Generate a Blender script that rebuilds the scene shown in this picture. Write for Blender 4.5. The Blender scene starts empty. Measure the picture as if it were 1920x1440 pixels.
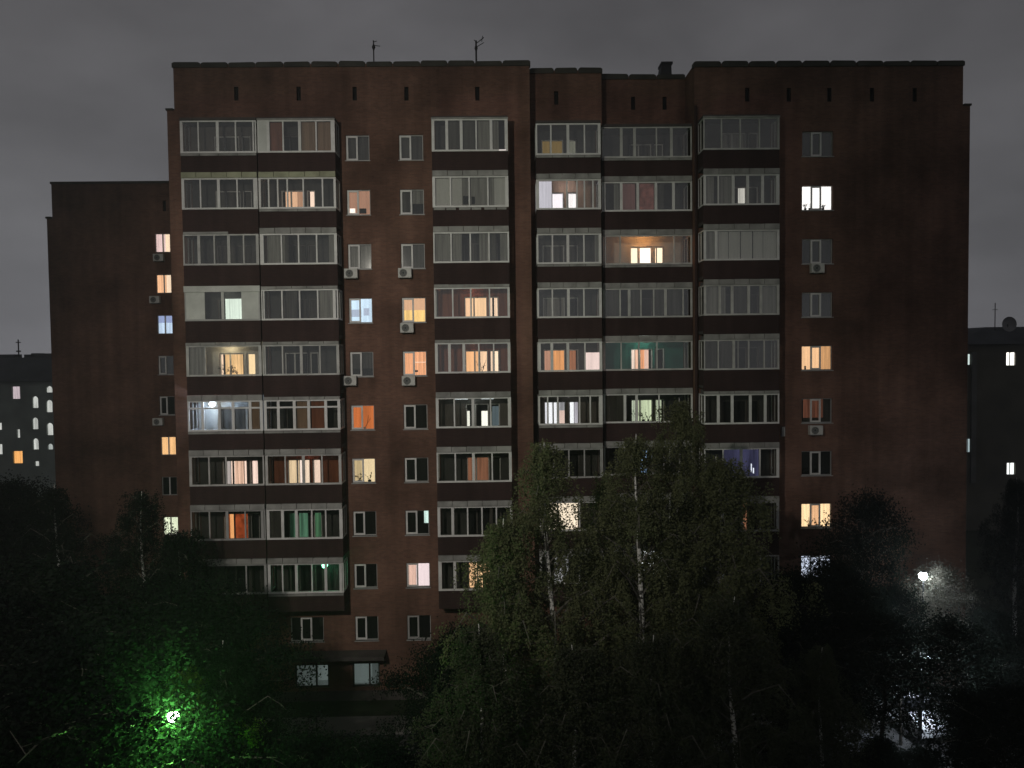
import bpy, math, random
import numpy as np
from mathutils import Matrix, Vector

random.seed(7)
rng = np.random.default_rng(11)
S = bpy.context.scene
COL = S.collection

# ------------------------------------------------------------------ camera
EYE = 18.2
F = 1440.0                                  # focal length in photo pixels (1920 wide)
yaw, pitch, roll = [math.radians(a) for a in (1.057, -2.113, -0.687)]
W_ = np.array([math.sin(yaw)*math.cos(pitch), math.cos(yaw)*math.cos(pitch), math.sin(pitch)])
r0 = np.array([math.cos(yaw), -math.sin(yaw), 0.0])
u0 = np.cross(r0, W_)
R_ = math.cos(roll)*r0 + math.sin(roll)*u0
U_ = -math.sin(roll)*r0 + math.cos(roll)*u0
cam_d = bpy.data.cameras.new("camera"); cam = bpy.data.objects.new("camera", cam_d); COL.objects.link(cam)
cam.matrix_world = Matrix(((R_[0], U_[0], -W_[0], 0), (R_[1], U_[1], -W_[1], 0), (R_[2], U_[2], -W_[2], EYE), (0, 0, 0, 1)))
cam_d.sensor_width = 36; cam_d.lens = F/1920*36; cam_d.clip_end = 3000; cam_d.clip_start = 0.1
S.camera = cam

def pt(u, v, Y):
    """measured photo position -> point on the upright plane y = Y"""
    d = W_ + (u-960)/F*R_ - (v-720)/F*U_
    t = Y/d[1]
    return d[0]*t, EYE + d[2]*t
def px(u, v, Y): return pt(u, v, Y)[0]
def pz(u, v, Y): return pt(u, v, Y)[1]

# ------------------------------------------------------------------ world: overcast city night sky
wd = bpy.data.worlds.new("World"); S.world = wd; wd.use_nodes = True
nt = wd.node_tree; N = nt.nodes; L = nt.links
for n in list(N): N.remove(n)
out = N.new("ShaderNodeOutputWorld"); bg = N.new("ShaderNodeBackground")
tc = N.new("ShaderNodeTexCoord"); sep = N.new("ShaderNodeSeparateXYZ"); L.new(tc.outputs['Generated'], sep.inputs[0])
rampz = N.new("ShaderNodeValToRGB"); L.new(sep.outputs['Z'], rampz.inputs[0])
e = rampz.color_ramp.elements
e[0].position = 0.0; e[0].color = (0.188, 0.188, 0.203, 1)
e[1].position = 0.75; e[1].color = (0.060, 0.060, 0.062, 1)
m1 = e.new(0.16); m1.color = (0.155, 0.155, 0.165, 1)
m2 = e.new(0.40); m2.color = (0.103, 0.101, 0.107, 1)
mp = N.new("ShaderNodeMapping"); mp.inputs['Scale'].default_value = (1.2, 1.2, 2.4); L.new(tc.outputs['Generated'], mp.inputs[0])
ns = N.new("ShaderNodeTexNoise"); ns.inputs['Scale'].default_value = 2.6; ns.inputs['Detail'].default_value = 6; ns.inputs['Roughness'].default_value = .5
L.new(mp.outputs[0], ns.inputs['Vector'])
mr = N.new("ShaderNodeMapRange"); mr.inputs[1].default_value = .3; mr.inputs[2].default_value = .7; mr.inputs[3].default_value = .72; mr.inputs[4].default_value = 1.24
L.new(ns.outputs['Fac'], mr.inputs[0])
# brightest straight ahead, darker to both sides, most towards the right (east)
mx1 = N.new("ShaderNodeMapRange"); mx1.inputs[1].default_value = -1; mx1.inputs[2].default_value = 1; L.new(sep.outputs['X'], mx1.inputs[0])
mx2 = N.new("ShaderNodeValToRGB"); L.new(mx1.outputs[0], mx2.inputs[0]); q = mx2.color_ramp.elements
for i_, (p_, v_) in enumerate(((.20, .80), (.80, .66))): q[i_].position = p_; q[i_].color = (v_, v_, v_, 1)
for p_, v_ in ((.44, 1.0), (.55, 1.0)): w_ = q.new(p_); w_.color = (v_, v_, v_, 1)
mm = N.new("ShaderNodeMath"); mm.operation = 'MULTIPLY'; L.new(mr.outputs[0], mm.inputs[0]); L.new(mx2.outputs[0], mm.inputs[1])
vm = N.new("ShaderNodeVectorMath"); vm.operation = 'SCALE'; L.new(rampz.outputs[0], vm.inputs[0]); L.new(mm.outputs[0], vm.inputs['Scale'])
L.new(vm.outputs[0], bg.inputs[0]); bg.inputs[1].default_value = 1.0; L.new(bg.outputs[0], out.inputs[0])

# faint glow of the town from behind the camera
sd = bpy.data.lights.new("sun", 'SUN'); sun = bpy.data.objects.new("sun", sd); COL.objects.link(sun)
SUN_E = 0.04
sd.energy = SUN_E; sd.angle = math.radians(25); sd.color = (1.0, .93, .82)
sun.rotation_euler = (math.radians(90-42), 0, math.radians(-20)); sun.location = (0, -20, 60)

S.view_settings.view_transform = 'Standard'; S.view_settings.look = 'None'
S.view_settings.exposure = 0.0; S.view_settings.gamma = 1.0
S.cycles.use_denoising = True
S.cycles.max_bounces = 6; S.cycles.transparent_max_bounces = 12
S.cycles.sample_clamp_indirect = 2.0; S.cycles.caustics_reflective = False; S.cycles.caustics_refractive = False

# ------------------------------------------------------------------ materials
MATS = {}
def base_mat(name):
    m = bpy.data.materials.new(name); m.use_nodes = True
    n = m.node_tree.nodes
    for x in list(n): n.remove(x)
    o = n.new("ShaderNodeOutputMaterial")
    return m, n, m.node_tree.links, o
def mottled(name, col, var=.25, scale=3.0, rough=.85, spec=.2, metal=0, bump=0):
    if name in MATS: return MATS[name]
    m, n, l, o = base_mat(name)
    p = n.new("ShaderNodeBsdfPrincipled"); l.new(p.outputs[0], o.inputs[0])
    p.inputs['Roughness'].default_value = rough; p.inputs['Specular IOR Level'].default_value = spec; p.inputs['Metallic'].default_value = metal
    t = n.new("ShaderNodeTexCoord"); a = n.new("ShaderNodeTexNoise"); a.inputs['Scale'].default_value = scale; a.inputs['Detail'].default_value = 6
    l.new(t.outputs['Object'], a.inputs['Vector'])
    r = n.new("ShaderNodeValToRGB"); l.new(a.outputs['Fac'], r.inputs[0])
    r.color_ramp.elements[0].position = .3; r.color_ramp.elements[1].position = .7
    r.color_ramp.elements[0].color = tuple(c*(1-var) for c in col)+(1,); r.color_ramp.elements[1].color = tuple(min(1, c*(1+var)) for c in col)+(1,)
    l.new(r.outputs[0], p.inputs['Base Color'])
    if bump:
        b = n.new("ShaderNodeBump"); b.inputs['Strength'].default_value = bump; l.new(a.outputs['Fac'], b.inputs['Height']); l.new(b.outputs[0], p.inputs['Normal'])
    MATS[name] = m; return m
def brick(name, c1, c2, mortar, stain=.35):
    if name in MATS: return MATS[name]
    m, n, l, o = base_mat(name)
    p = n.new("ShaderNodeBsdfPrincipled"); l.new(p.outputs[0], o.inputs[0]); p.inputs['Roughness'].default_value = .92; p.inputs['Specular IOR Level'].default_value = .1
    t = n.new("ShaderNodeTexCoord"); s = n.new("ShaderNodeSeparateXYZ"); l.new(t.outputs['Object'], s.inputs[0])
    ad = n.new("ShaderNodeMath"); ad.operation = 'ADD'; l.new(s.outputs['X'], ad.inputs[0]); l.new(s.outputs['Y'], ad.inputs[1])
    c = n.new("ShaderNodeCombineXYZ"); l.new(ad.outputs[0], c.inputs[0]); l.new(s.outputs['Z'], c.inputs[1])
    b = n.new("ShaderNodeTexBrick"); l.new(c.outputs[0], b.inputs['Vector']); b.inputs['Scale'].default_value = 1
    b.inputs['Brick Width'].default_value = .26; b.inputs['Row Height'].default_value = .078; b.inputs['Mortar Size'].default_value = .008
    b.inputs['Color1'].default_value = c1+(1,); b.inputs['Color2'].default_value = c2+(1,); b.inputs['Mortar'].default_value = mortar+(1,)
    a = n.new("ShaderNodeTexNoise"); a.inputs['Scale'].default_value = .22; a.inputs['Detail'].default_value = 8; a.inputs['Roughness'].default_value = .62
    l.new(t.outputs['Object'], a.inputs['Vector'])
    k = n.new("ShaderNodeMapRange"); l.new(a.outputs['Fac'], k.inputs[0]); k.inputs[1].default_value = .32; k.inputs[2].default_value = .68
    k.inputs[3].default_value = 1-stain; k.inputs[4].default_value = 1+stain
    # rain streaks running down the wall
    mpg = n.new("ShaderNodeMapping"); mpg.inputs['Scale'].default_value = (2.2, 2.2, .10); l.new(t.outputs['Object'], mpg.inputs[0])
    a2 = n.new("ShaderNodeTexNoise"); a2.inputs['Scale'].default_value = 1; a2.inputs['Detail'].default_value = 5; l.new(mpg.outputs[0], a2.inputs['Vector'])
    k2 = n.new("ShaderNodeMapRange"); l.new(a2.outputs['Fac'], k2.inputs[0]); k2.inputs[1].default_value = .3; k2.inputs[2].default_value = .7; k2.inputs[3].default_value = .82; k2.inputs[4].default_value = 1.14
    mu = n.new("ShaderNodeMath"); mu.operation = 'MULTIPLY'; l.new(k.outputs[0], mu.inputs[0]); l.new(k2.outputs[0], mu.inputs[1])
    v = n.new("ShaderNodeVectorMath"); v.operation = 'SCALE'; l.new(b.outputs[0], v.inputs[0]); l.new(mu.outputs[0], v.inputs['Scale'])
    l.new(v.outputs[0], p.inputs['Base Color'])
    MATS[name] = m; return m
def glass():
    if 'glass' in MATS: return MATS['glass']
    m, n, l, o = base_mat('window_glass')
    tr = n.new("ShaderNodeBsdfTransparent"); tr.inputs[0].default_value = (.90, .90, .88, 1)
    g = n.new("ShaderNodeBsdfGlossy"); g.inputs['Roughness'].default_value = .04; g.inputs[0].default_value = (.85, .86, .84, 1)
    t = n.new("ShaderNodeTexCoord"); a = n.new("ShaderNodeTexNoise"); a.inputs['Scale'].default_value = .9; l.new(t.outputs['Object'], a.inputs['Vector'])
    b = n.new("ShaderNodeBump"); b.inputs['Strength'].default_value = .05; l.new(a.outputs['Fac'], b.inputs['Height']); l.new(b.outputs[0], g.inputs['Normal'])
    x = n.new("ShaderNodeMixShader"); x.inputs[0].default_value = .13
    l.new(tr.outputs[0], x.inputs[1]); l.new(g.outputs[0], x.inputs[2]); l.new(x.outputs[0], o.inputs[0])
    MATS['glass'] = m; return m
def curtain(col, lit=0.0, folds=.35, freq=9.0, key=None, tex='folds'):
    """hanging curtain, blind or dark room backing; lit > 0 means the room behind it is lit and it glows through"""
    key = key or ('cur', tuple(round(c, 3) for c in col), round(lit, 3), folds, freq, tex)
    if key in MATS: return MATS[key]
    m, n, l, o = base_mat('lit_curtain' if lit else 'cloth_or_dark_room')
    t = n.new("ShaderNodeTexCoord")
    mpn = n.new("ShaderNodeMapping"); l.new(t.outputs['Object'], mpn.inputs[0])
    a = n.new("ShaderNodeTexNoise"); a.inputs['Detail'].default_value = 3; l.new(mpn.outputs[0], a.inputs['Vector'])
    if tex == 'folds': mpn.inputs['Scale'].default_value = (freq, freq, .35); a.inputs['Scale'].default_value = 1
    else: mpn.inputs['Scale'].default_value = (1, 1, 1); a.inputs['Scale'].default_value = 3.2
    r = n.new("ShaderNodeMapRange"); l.new(a.outputs['Fac'], r.inputs[0]); r.inputs[1].default_value = .34; r.inputs[2].default_value = .66
    r.inputs[3].default_value = 1-folds; r.inputs[4].default_value = 1+folds*.5
    c = n.new("ShaderNodeVectorMath"); c.operation = 'SCALE'; c.inputs[0].default_value = col; l.new(r.outputs[0], c.inputs['Scale'])
    if lit:
        em = n.new("ShaderNodeEmission"); em.inputs[1].default_value = lit; l.new(c.outputs[0], em.inputs[0]); l.new(em.outputs[0], o.inputs[0])
    else:
        d = n.new("ShaderNodeBsdfDiffuse"); l.new(c.outputs[0], d.inputs[0]); l.new(d.outputs[0], o.inputs[0])
    MATS[key] = m; return m
def emit(name, col, s):
    if name in MATS: return MATS[name]
    m, n, l, o = base_mat(name); em = n.new("ShaderNodeEmission"); em.inputs[0].default_value = col+(1,); em.inputs[1].default_value = s
    l.new(em.outputs[0], o.inputs[0]); MATS[name] = m; return m
def leafmat(name, c1, c2):
    if name in MATS: return MATS[name]
    m, n, l, o = base_mat(name)
    t = n.new("ShaderNodeTexCoord"); a = n.new("ShaderNodeTexNoise"); a.inputs['Scale'].default_value = .9; a.inputs['Detail'].default_value = 9; a.inputs['Roughness'].default_value = .7
    l.new(t.outputs['Object'], a.inputs['Vector'])
    r = n.new("ShaderNodeValToRGB"); l.new(a.outputs['Fac'], r.inputs[0]); r.color_ramp.elements[0].position = .36; r.color_ramp.elements[1].position = .66
    r.color_ramp.elements[0].color = c1+(1,); r.color_ramp.elements[1].color = c2+(1,)
    d = n.new("ShaderNodeBsdfDiffuse"); tl = n.new("ShaderNodeBsdfTranslucent"); l.new(r.outputs[0], d.inputs[0]); l.new(r.outputs[0], tl.inputs[0])
    x = n.new("ShaderNodeMixShader"); x.inputs[0].default_value = .5; l.new(d.outputs[0], x.inputs[1]); l.new(tl.outputs[0], x.inputs[2]); l.new(x.outputs[0], o.inputs[0])
    MATS[name] = m; return m

BRICK = brick('red_brick', (.150, .078, .055), (.112, .058, .042), (.125, .088, .07), .5)
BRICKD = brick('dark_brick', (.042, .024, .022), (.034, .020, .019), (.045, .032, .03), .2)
COPING = mottled('coping_metal', (.040, .038, .030), .3, 1.2, .6)
WHITE = mottled('white_frame', (.62, .62, .60), .12, 2.0, .5, .3)
GREYF = mottled('grey_frame', (.34, .34, .33), .15, 2.0, .55, .3)
OLIVE = mottled('olive_fascia', (.30, .31, .21), .25, 1.5, .7)
FASC = mottled('weathered_fascia', (.25, .25, .235), .32, 1.6, .7)
CLAD = mottled('pale_cladding', (.52, .53, .50), .14, 1.3, .7)
SLAB = mottled('concrete_slab', (.07, .062, .058), .25, 1.0, .9)
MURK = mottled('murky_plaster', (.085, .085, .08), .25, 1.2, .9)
INNER = mottled('balcony_plaster', (.16, .145, .13), .2, 1.2, .9)
GL = glass()
DARK = curtain((.030, .032, .032), 0, .3, 5, 'dark')  # dark colour stands in for the shade of unlit rooms
LO = curtain((.12, .115, .105), 0, .4, 7, 'lo')
MID = curtain((.36, .355, .33), 0, .35, 9, 'mid')
PALE = curtain((.82, .82, .80), 0, .10, 7, 'pale')
TAN = curtain((.42, .28, .19), 0, .25, 7, 'tan')
RUST = curtain((.34, .13, .075), 0, .3, 7, 'rust')
def LIT(r, g, b, s, folds=.35, freq=9.0, tex='folds'):
    # window glass swallows some of the light; warm bulbs shift to peach
    if r > g > b and r-b > .12: g *= .86; b *= .86
    s *= 1.45
    return curtain((r, g, b), s, folds, freq, None, tex)

# ------------------------------------------------------------------ mesh helper
class MB:
    def __init__(s): s.v = []; s.f = []; s.m = []; s.mats = []; s.smooth = False
    def mi(s, mat):
        if mat not in s.mats: s.mats.append(mat)
        return s.mats.index(mat)
    def box(s, x0, x1, y0, y1, z0, z1, mat):
        if x1 < x0: x0, x1 = x1, x0
        b = len(s.v); k = s.mi(mat)
        s.v += [(x0, y0, z0), (x1, y0, z0), (x1, y1, z0), (x0, y1, z0), (x0, y0, z1), (x1, y0, z1), (x1, y1, z1), (x0, y1, z1)]
        for q in ((0, 3, 2, 1), (4, 5, 6, 7), (0, 1, 5, 4), (1, 2, 6, 5), (2, 3, 7, 6), (3, 0, 4, 7)):
            s.f.append(tuple(b+i for i in q)); s.m.append(k)
        return s
    def face(s, pts, mat):
        b = len(s.v); s.v += [tuple(p) for p in pts]; s.f.append(tuple(range(b, b+len(pts)))); s.m.append(s.mi(mat)); return s
    def prism(s, poly, z0, z1, mat, axis='z'):
        b = len(s.v); n = len(poly); k = s.mi(mat)
        def P(p, h): return (p[0], p[1], h) if axis == 'z' else (p[0], h, p[1])
        s.v += [P(p, z0) for p in poly] + [P(p, z1) for p in poly]
        s.f.append(tuple(b+i for i in reversed(range(n)))); s.m.append(k); s.f.append(tuple(b+n+i for i in range(n))); s.m.append(k)
        for i in range(n):
            j = (i+1) % n; s.f.append((b+i, b+j, b+n+j, b+n+i)); s.m.append(k)
        return s
    def tube(s, pts, rad, mat, seg=7):
        b = len(s.v); k = s.mi(mat); n = len(pts)
        for i, p in enumerate(pts):
            a = Vector(pts[max(0, i-1)]); c = Vector(pts[min(n-1, i+1)]); d = (c-a).normalized()
            h = Vector((1, 0, 0)) if abs(d.x) < .8 else Vector((0, 1, 0)); e1 = d.cross(h).normalized(); e2 = d.cross(e1)
            r = rad[i] if hasattr(rad, '__len__') else rad
            for j in range(seg):
                t = 2*math.pi*j/seg; q = Vector(p)+e1*r*math.cos(t)+e2*r*math.sin(t); s.v.append(tuple(q))
        for i in range(n-1):
            for j in range(seg):
                jj = (j+1) % seg; s.f.append((b+i*seg+j, b+i*seg+jj, b+(i+1)*seg+jj, b+(i+1)*seg+j)); s.m.append(k)
        s.f.append(tuple(b+j for j in range(seg))); s.m.append(k); s.f.append(tuple(b+(n-1)*seg+j for j in reversed(range(seg)))); s.m.append(k)
        return s
    def lathe(s, c, prof, mat, seg=16):
        b = len(s.v); k = s.mi(mat)
        for (r, z) in prof:
            for j in range(seg):
                t = 2*math.pi*j/seg; s.v.append((c[0]+r*math.cos(t), c[1]+r*math.sin(t), c[2]+z))
        for i in range(len(prof)-1):
            for j in range(seg):
                jj = (j+1) % seg; s.f.append((b+i*seg+j, b+i*seg+jj, b+(i+1)*seg+jj, b+(i+1)*seg+j)); s.m.append(k)
        return s
    def build(s, name, parent=None, label=None, loc=None):
        if not s.f: return None
        me = bpy.data.meshes.new(name)
        v = s.v
        if loc is not None: v = [(a-loc[0], b-loc[1], c-loc[2]) for a, b, c in v]
        me.from_pydata(v, [], s.f); me.update()
        for m in s.mats: me.materials.append(m)
        me.polygons.foreach_set('material_index', s.m)
        if s.smooth: me.polygons.foreach_set('use_smooth', [True]*len(s.f))
        o = bpy.data.objects.new(name, me); COL.objects.link(o)
        if loc is not None: o.location = loc
        if parent is not None: o.parent = parent
        if label: o['label'] = label
        return o
def tag(o, label, cat, group=None):
    o['label'] = label; o['category'] = cat
    if group: o['group'] = group
    return o
def thing(name, loc, label, cat, group=None, rz=0):
    o = bpy.data.objects.new(name, None); COL.objects.link(o); o.location = loc; o.rotation_euler = (0, 0, rz); o.empty_display_size = .3
    return tag(o, label, cat, group)
def struct(o): o['kind'] = 'structure'; return o
def light(name, loc, energy, col, rad=.1, parent=None):
    d = bpy.data.lights.new(name, 'POINT'); d.energy = energy; d.color = col; d.shadow_soft_size = rad
    o = bpy.data.objects.new(name, d); COL.objects.link(o); o.location = loc
    if parent is not None: o.parent = parent
    return o

def wall_grid(mb, x0, x1, z0, z1, y, holes, mat, depth=.28, reveal=None):
    """front wall with real openings and reveals"""
    reveal = reveal or mat
    xs = sorted({x0, x1, *[min(max(h[i], x0), x1) for h in holes for i in (0, 1)]}); zs = sorted({z0, z1, *[min(max(h[i], z0), z1) for h in holes for i in (2, 3)]})
    for i in range(len(xs)-1):
        for j in range(len(zs)-1):
            cx = (xs[i]+xs[i+1])/2; cz = (zs[j]+zs[j+1])/2
            if xs[i+1]-xs[i] < 1e-6 or zs[j+1]-zs[j] < 1e-6: continue
            if any(h[0] < cx < h[1] and h[2] < cz < h[3] for h in holes): continue
            mb.face([(xs[i], y, zs[j]), (xs[i+1], y, zs[j]), (xs[i+1], y, zs[j+1]), (xs[i], y, zs[j+1])], mat)
    for h in holes:
        a, b, c, d = h; Y = y+depth
        mb.face([(a, y, c), (a, Y, c), (a, Y, d), (a, y, d)], reveal); mb.face([(b, Y, c), (b, y, c), (b, y, d), (b, Y, d)], reveal)
        mb.face([(a, y, c), (b, y, c), (b, Y, c), (a, Y, c)], reveal); mb.face([(a, Y, d), (b, Y, d), (b, y, d), (a, y, d)], reveal)

# ------------------------------------------------------------------ storeys and planes
ST = 2.8
def zs(k): return EYE+10.39-ST*(k-1)        # balcony sill of storey row k (1 = top)
def zw(k): return EYE+11.50-ST*(k-1)        # window head
def vr(k): return 262+102.5*(k-1)
P = 40.33; YD = 41.40; YE = 42.35
GLZ = {'A': 39.2, 'B': 39.2, 'C': 39.2, 'D': 40.04, 'E': 40.74, 'F': 39.25}
WALLY = {'A': P, 'B': P, 'C': P, 'D': YD, 'E': YE, 'F': P}
XL = {'A': -15.76, 'B': px(485, 360, 39.2), 'C': -3.18, 'D': 2.12, 'E': 5.62, 'F': 10.59}
XR = {'A': px(485, 360, 39.2)-.06, 'B': -8.04, 'C': .66, 'D': 5.47, 'E': 10.39, 'F': 14.49}
WIN_H = 1.30
# inner window and door opening behind each balcony (x0, x1 of the window, x0, x1 of the door)
IN = {}
for c, q in {'A': (413, 460, 464, 481, 5), 'B': (540, 583, 587, 603, 7), 'C': (871, 914, 917, 935, 4), 'D': (1017, 1058, 1063, 1083, 3), 'E': (1181, 1222, 1226, 1244, 3), 'F': (1353, 1399, 1402, 1421, 1)}.items():
    IN[c] = [px(a, vr(q[4])+20, WALLY[c]+.1) for a in q[:4]]

BLD = thing('apartment_building', (0, P, 0), 'ten storey red brown brick apartment block with stacked glazed balconies and lit windows', 'apartment building')
INV = Matrix.Translation((0, -P, 0))
def under(o, parent):
    """parent while keeping world placement"""
    if o is None: return None
    o.parent = parent; o.matrix_parent_inverse = parent.matrix_world.inverted() if parent.matrix_world != Matrix.Identity(4) else Matrix.Identity(4)
    return o
bpy.context.view_layer.update()
def part(mb, name, parent, label=None):
    o = mb.build(name, None, label)
    if o is None: return None
    o.parent = parent
    # the building's parts are modelled in world metres; the thing's Empty stands at the foot of the wall
    off = parent_off.get(parent, (0, 0, 0)); o.location = (-off[0], -off[1], -off[2]); parent_off[o] = (0, 0, 0)
    return o
parent_off = {BLD: (0, P, 0)}

# windows of the wall itself
HOLES = {'L': [], 'D': [], 'E': [], 'R': []}
WINS = []   # (section, x0,x1,z0,z1,spec)
def add_win(sec, x0, x1, z0, z1, **k): HOLES[sec].append((x0, x1, z0, z1)); WINS.append((sec, x0, x1, z0, z1, k))
for c in 'ABCDEF':
    sec = 'L' if c in 'ABC' else ('D' if c == 'D' else ('E' if c == 'E' else 'R'))
    for k in range(1, 10):
        a, b, d, e_ = IN[c]; HOLES[sec].append((a, b, zw(k)-WIN_H-.15, zw(k))); HOLES[sec].append((d, e_, zs(k)-.75, zw(k)))

c1 = [dict(fill=[(0, 1, 0, 1, LO)], left=LO), dict(fill=[(0, 1, 0, 1, LIT(.62, .38, .25, .62, .15))], extra=[(655, 665, 390, 400, 'w')]), dict(fill=[(0, 1, 0, 1, MID)]),
      dict(fill=[(0, 1, 0, 1, LIT(.62, .80, 1.0, 1.15, .18, 6)), (.05, .5, .25, .55, LIT(.62, .72, .95, .75, .1)), (.6, .85, .3, .6, LIT(.62, .72, .95, .75, .1))]),
      dict(fill=[(0, 1, .32, 1, LO), (0, 1, 0, .32, DARK)]), dict(fill=[(0, 1, 0, 1, LIT(.85, .27, .08, .72, .25, 8))], deco='branch'),
      dict(fill=[(0, 1, 0, 1, LIT(1, .90, .55, .95, .12)), (0, .4, 0, 1, LIT(.85, .75, .42, .75, .25))], deco='pots'),
      dict(fill=[(0, 1, 0, 1, DARK)]), dict(fill=[(0, 1, 0, 1, DARK)]), dict(fill=[(0, 1, 0, 1, DARK)])]
c2 = [dict(fill=[(0, 1, 0, 1, LO)]), dict(fill=[(0, 1, .45, 1, MID), (0, 1, 0, .45, DARK), (0, .4, 0, 1, LO)]), dict(fill=[(0, 1, 0, 1, LO)]),
      dict(fill=[(0, 1, .5, 1, LIT(.93, .62, .36, .85, .06)), (0, 1, 0, .5, LIT(1, .74, .26, 1.15, .3, 4))]),
      dict(fill=[(0, 1, 0, 1, LIT(1, .52, .26, 1.0, .35, 12))], deco='rail'), dict(fill=[(0, 1, 0, 1, DARK)]), dict(fill=[(0, 1, 0, 1, DARK)]),
      dict(fill=[(0, 1, 0, 1, DARK), (.78, 1, .45, 1, LIT(.75, 1, .95, 1.1, .3))]), dict(fill=[(0, 1, 0, 1, LIT(1, .82, .86, 1.05, .08)), (0, .4, 0, 1, LIT(1, .75, .62, .95, .3))]),
      dict(fill=[(0, 1, 0, 1, DARK)], dim=True)]
cr = [dict(fill=[(0, 1, 0, 1, DARK)]), dict(fill=[(0, 1, 0, 1, LIT(1, .96, .97, 1.5, .06))], deco='pots'), dict(fill=[(0, 1, 0, 1, DARK)]), dict(fill=[(0, 1, 0, 1, DARK)]),
      dict(fill=[(0, 1, 0, 1, LIT(1, .68, .36, 1.05, .12)), (.68, 1, 0, 1, LIT(.85, .50, .20, .8, .35))], deco='cup'),
      dict(fill=[(0, 1, 0, 1, LO), (.1, .75, .2, 1, LIT(.30, .13, .08, .33, .5))]), dict(fill=[(0, 1, 0, 1, DARK)]),
      dict(fill=[(0, 1, 0, 1, LIT(1, .80, .46, 1.35, .22)), (.36, .64, 0, 1, LIT(1, .66, .36, 1.05, .3))], deco='pots'),
      dict(fill=[(0, 1, 0, 1, LIT(.70, .78, 1, 1.0, .3))])]
for k in range(1, 11):
    add_win('L', -7.72, -6.50, zw(k)-WIN_H, zw(k), style='two', k=k, **c1[k-1])
    add_win('L', -4.97, -3.72, zw(k)-WIN_H, zw(k), style='two', k=k, **c2[k-1])
    if k < 10: add_win('R', 16.08, 17.72, zw(k)-WIN_H+.04, zw(k)+.04, style='three', k=k, **cr[k-1])
add_win('L', px(545, 1180, P), px(607, 1180, P), zw(10)-WIN_H, zw(10), style='three', k=10, fill=[(0, 1, 0, 1, DARK)])
# ground floor shop windows
GW = LIT(.42, .52, .52, .13, .2, 3)
add_win('L', px(553, 1268, P), px(617, 1268, P), pz(590, 1290, P), pz(590, 1246, P), style='shop', k=11, fill=[(0, 1, 0, 1, GW), (.66, 1, .25, 1, LIT(.5, .62, .62, .2, .15, 3))])
add_win('L', px(661, 1266, P), px(712, 1266, P), pz(680, 1288, P), pz(680, 1243, P), style='shop', k=11, fill=[(0, 1, 0, 1, GW), (0, .7, .1, 1, LIT(.5, .62, .62, .2, .15, 3))])
add_win('R', px(1480, 1262, P), px(1540, 1262, P), pz(1500, 1285, P), pz(1500, 1243, P), style='shop', k=11, fill=[(0, 1, 0, 1, DARK)])

# ---- walls: lower body (wide) and narrower attic storey
xLa, xLb = px(313, 210, P), px(325, 140, P)
xRa, xRb = px(1819, 200, P), px(1806, 140, P)
zA = pz(1000, 203, P); zTop = pz(960, 118, P)
xD0 = px(993, 160, P)                       # left section ends
xDE = px(1128, 200, YD)                     # D section ends
xR0 = px(1302, 180, P)                      # right section starts
BACK = 54.2
wl = MB(); wall_grid(wl, xLa, xD0, 0, zA, P, HOLES['L'], BRICK)
slot = []
def slots(us, v, y):
    r = []
    for u in us:
        x = px(u, v, y); z = pz(u, v, y); r.append((x-.11, x+.11, z-.34, z+.36))
    return r
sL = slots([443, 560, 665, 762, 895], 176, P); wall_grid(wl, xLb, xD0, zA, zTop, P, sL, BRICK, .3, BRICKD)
def hbox(mb, x0, x1, y0, y1, z0, z1, mat, sides='lrbt'):
    if 'l' in sides: mb.face([(x0, y1, z0), (x0, y0, z0), (x0, y0, z1), (x0, y1, z1)], mat)
    if 'r' in sides: mb.face([(x1, y0, z0), (x1, y1, z0), (x1, y1, z1), (x1, y0, z1)], mat)
    if 'b' in sides: mb.face([(x1, y1, z0), (x0, y1, z0), (x0, y1, z1), (x1, y1, z1)], mat)
    if 't' in sides: mb.face([(x0, y0, z1), (x1, y0, z1), (x1, y1, z1), (x0, y1, z1)], mat)
hbox(wl, xLa, xD0, P, BACK, 0, zA, BRICK, 'lb'); hbox(wl, xLa, xLb, P, BACK, 0, zA, BRICK, 't'); hbox(wl, xLb, xD0, P, BACK, zA, zTop, BRICK, 'lb')
wl.face([(xD0, P, 0), (xD0, YD, 0), (xD0, YD, zTop), (xD0, P, zTop)], BRICK)
part(wl, 'wall', BLD)
wm = MB(); sD = slots([1043], 184, YD); wall_grid(wm, xD0, xDE, 0, zTop, YD, HOLES['D']+sD, BRICK, .3, BRICKD)
wm.face([(xDE, YD, 0), (xDE, YE, 0), (xDE, YE, zTop), (xDE, YD, zTop)], BRICK)
part(wm, 'wall', BLD)
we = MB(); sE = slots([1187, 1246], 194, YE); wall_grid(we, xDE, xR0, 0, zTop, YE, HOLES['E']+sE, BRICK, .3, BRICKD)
part(we, 'wall', BLD)
wr = MB(); wall_grid(wr, xR0, xRa, 0, zA, P, HOLES['R'], BRICK); sR = slots([1401, 1479, 1555, 1635, 1715], 178, P)
wall_grid(wr, xR0, xRb, zA, zTop-.10, P, sR, BRICK, .3, BRICKD)
wr.face([(xR0, YE, 0), (xR0, P, 0), (xR0, P, zTop-.10), (xR0, YE, zTop-.10)], BRICK)
hbox(wr, xR0, xRa, P, BACK, 0, zA, BRICK, 'rb'); hbox(wr, xRb, xRa, P, BACK, 0, zA, BRICK, 't'); hbox(wr, xR0, xRb, P, BACK, zA, zTop-.10, BRICK, 'rb')
wr.face([(xD0, BACK, 0), (xR0, BACK, 0), (xR0, BACK, zTop), (xD0, BACK, zTop)], BRICK)
part(wr, 'wall', BLD)
rf = MB(); ROOF = mottled('bitumen_roof', (.05, .05, .05), .3, .6)
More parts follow.
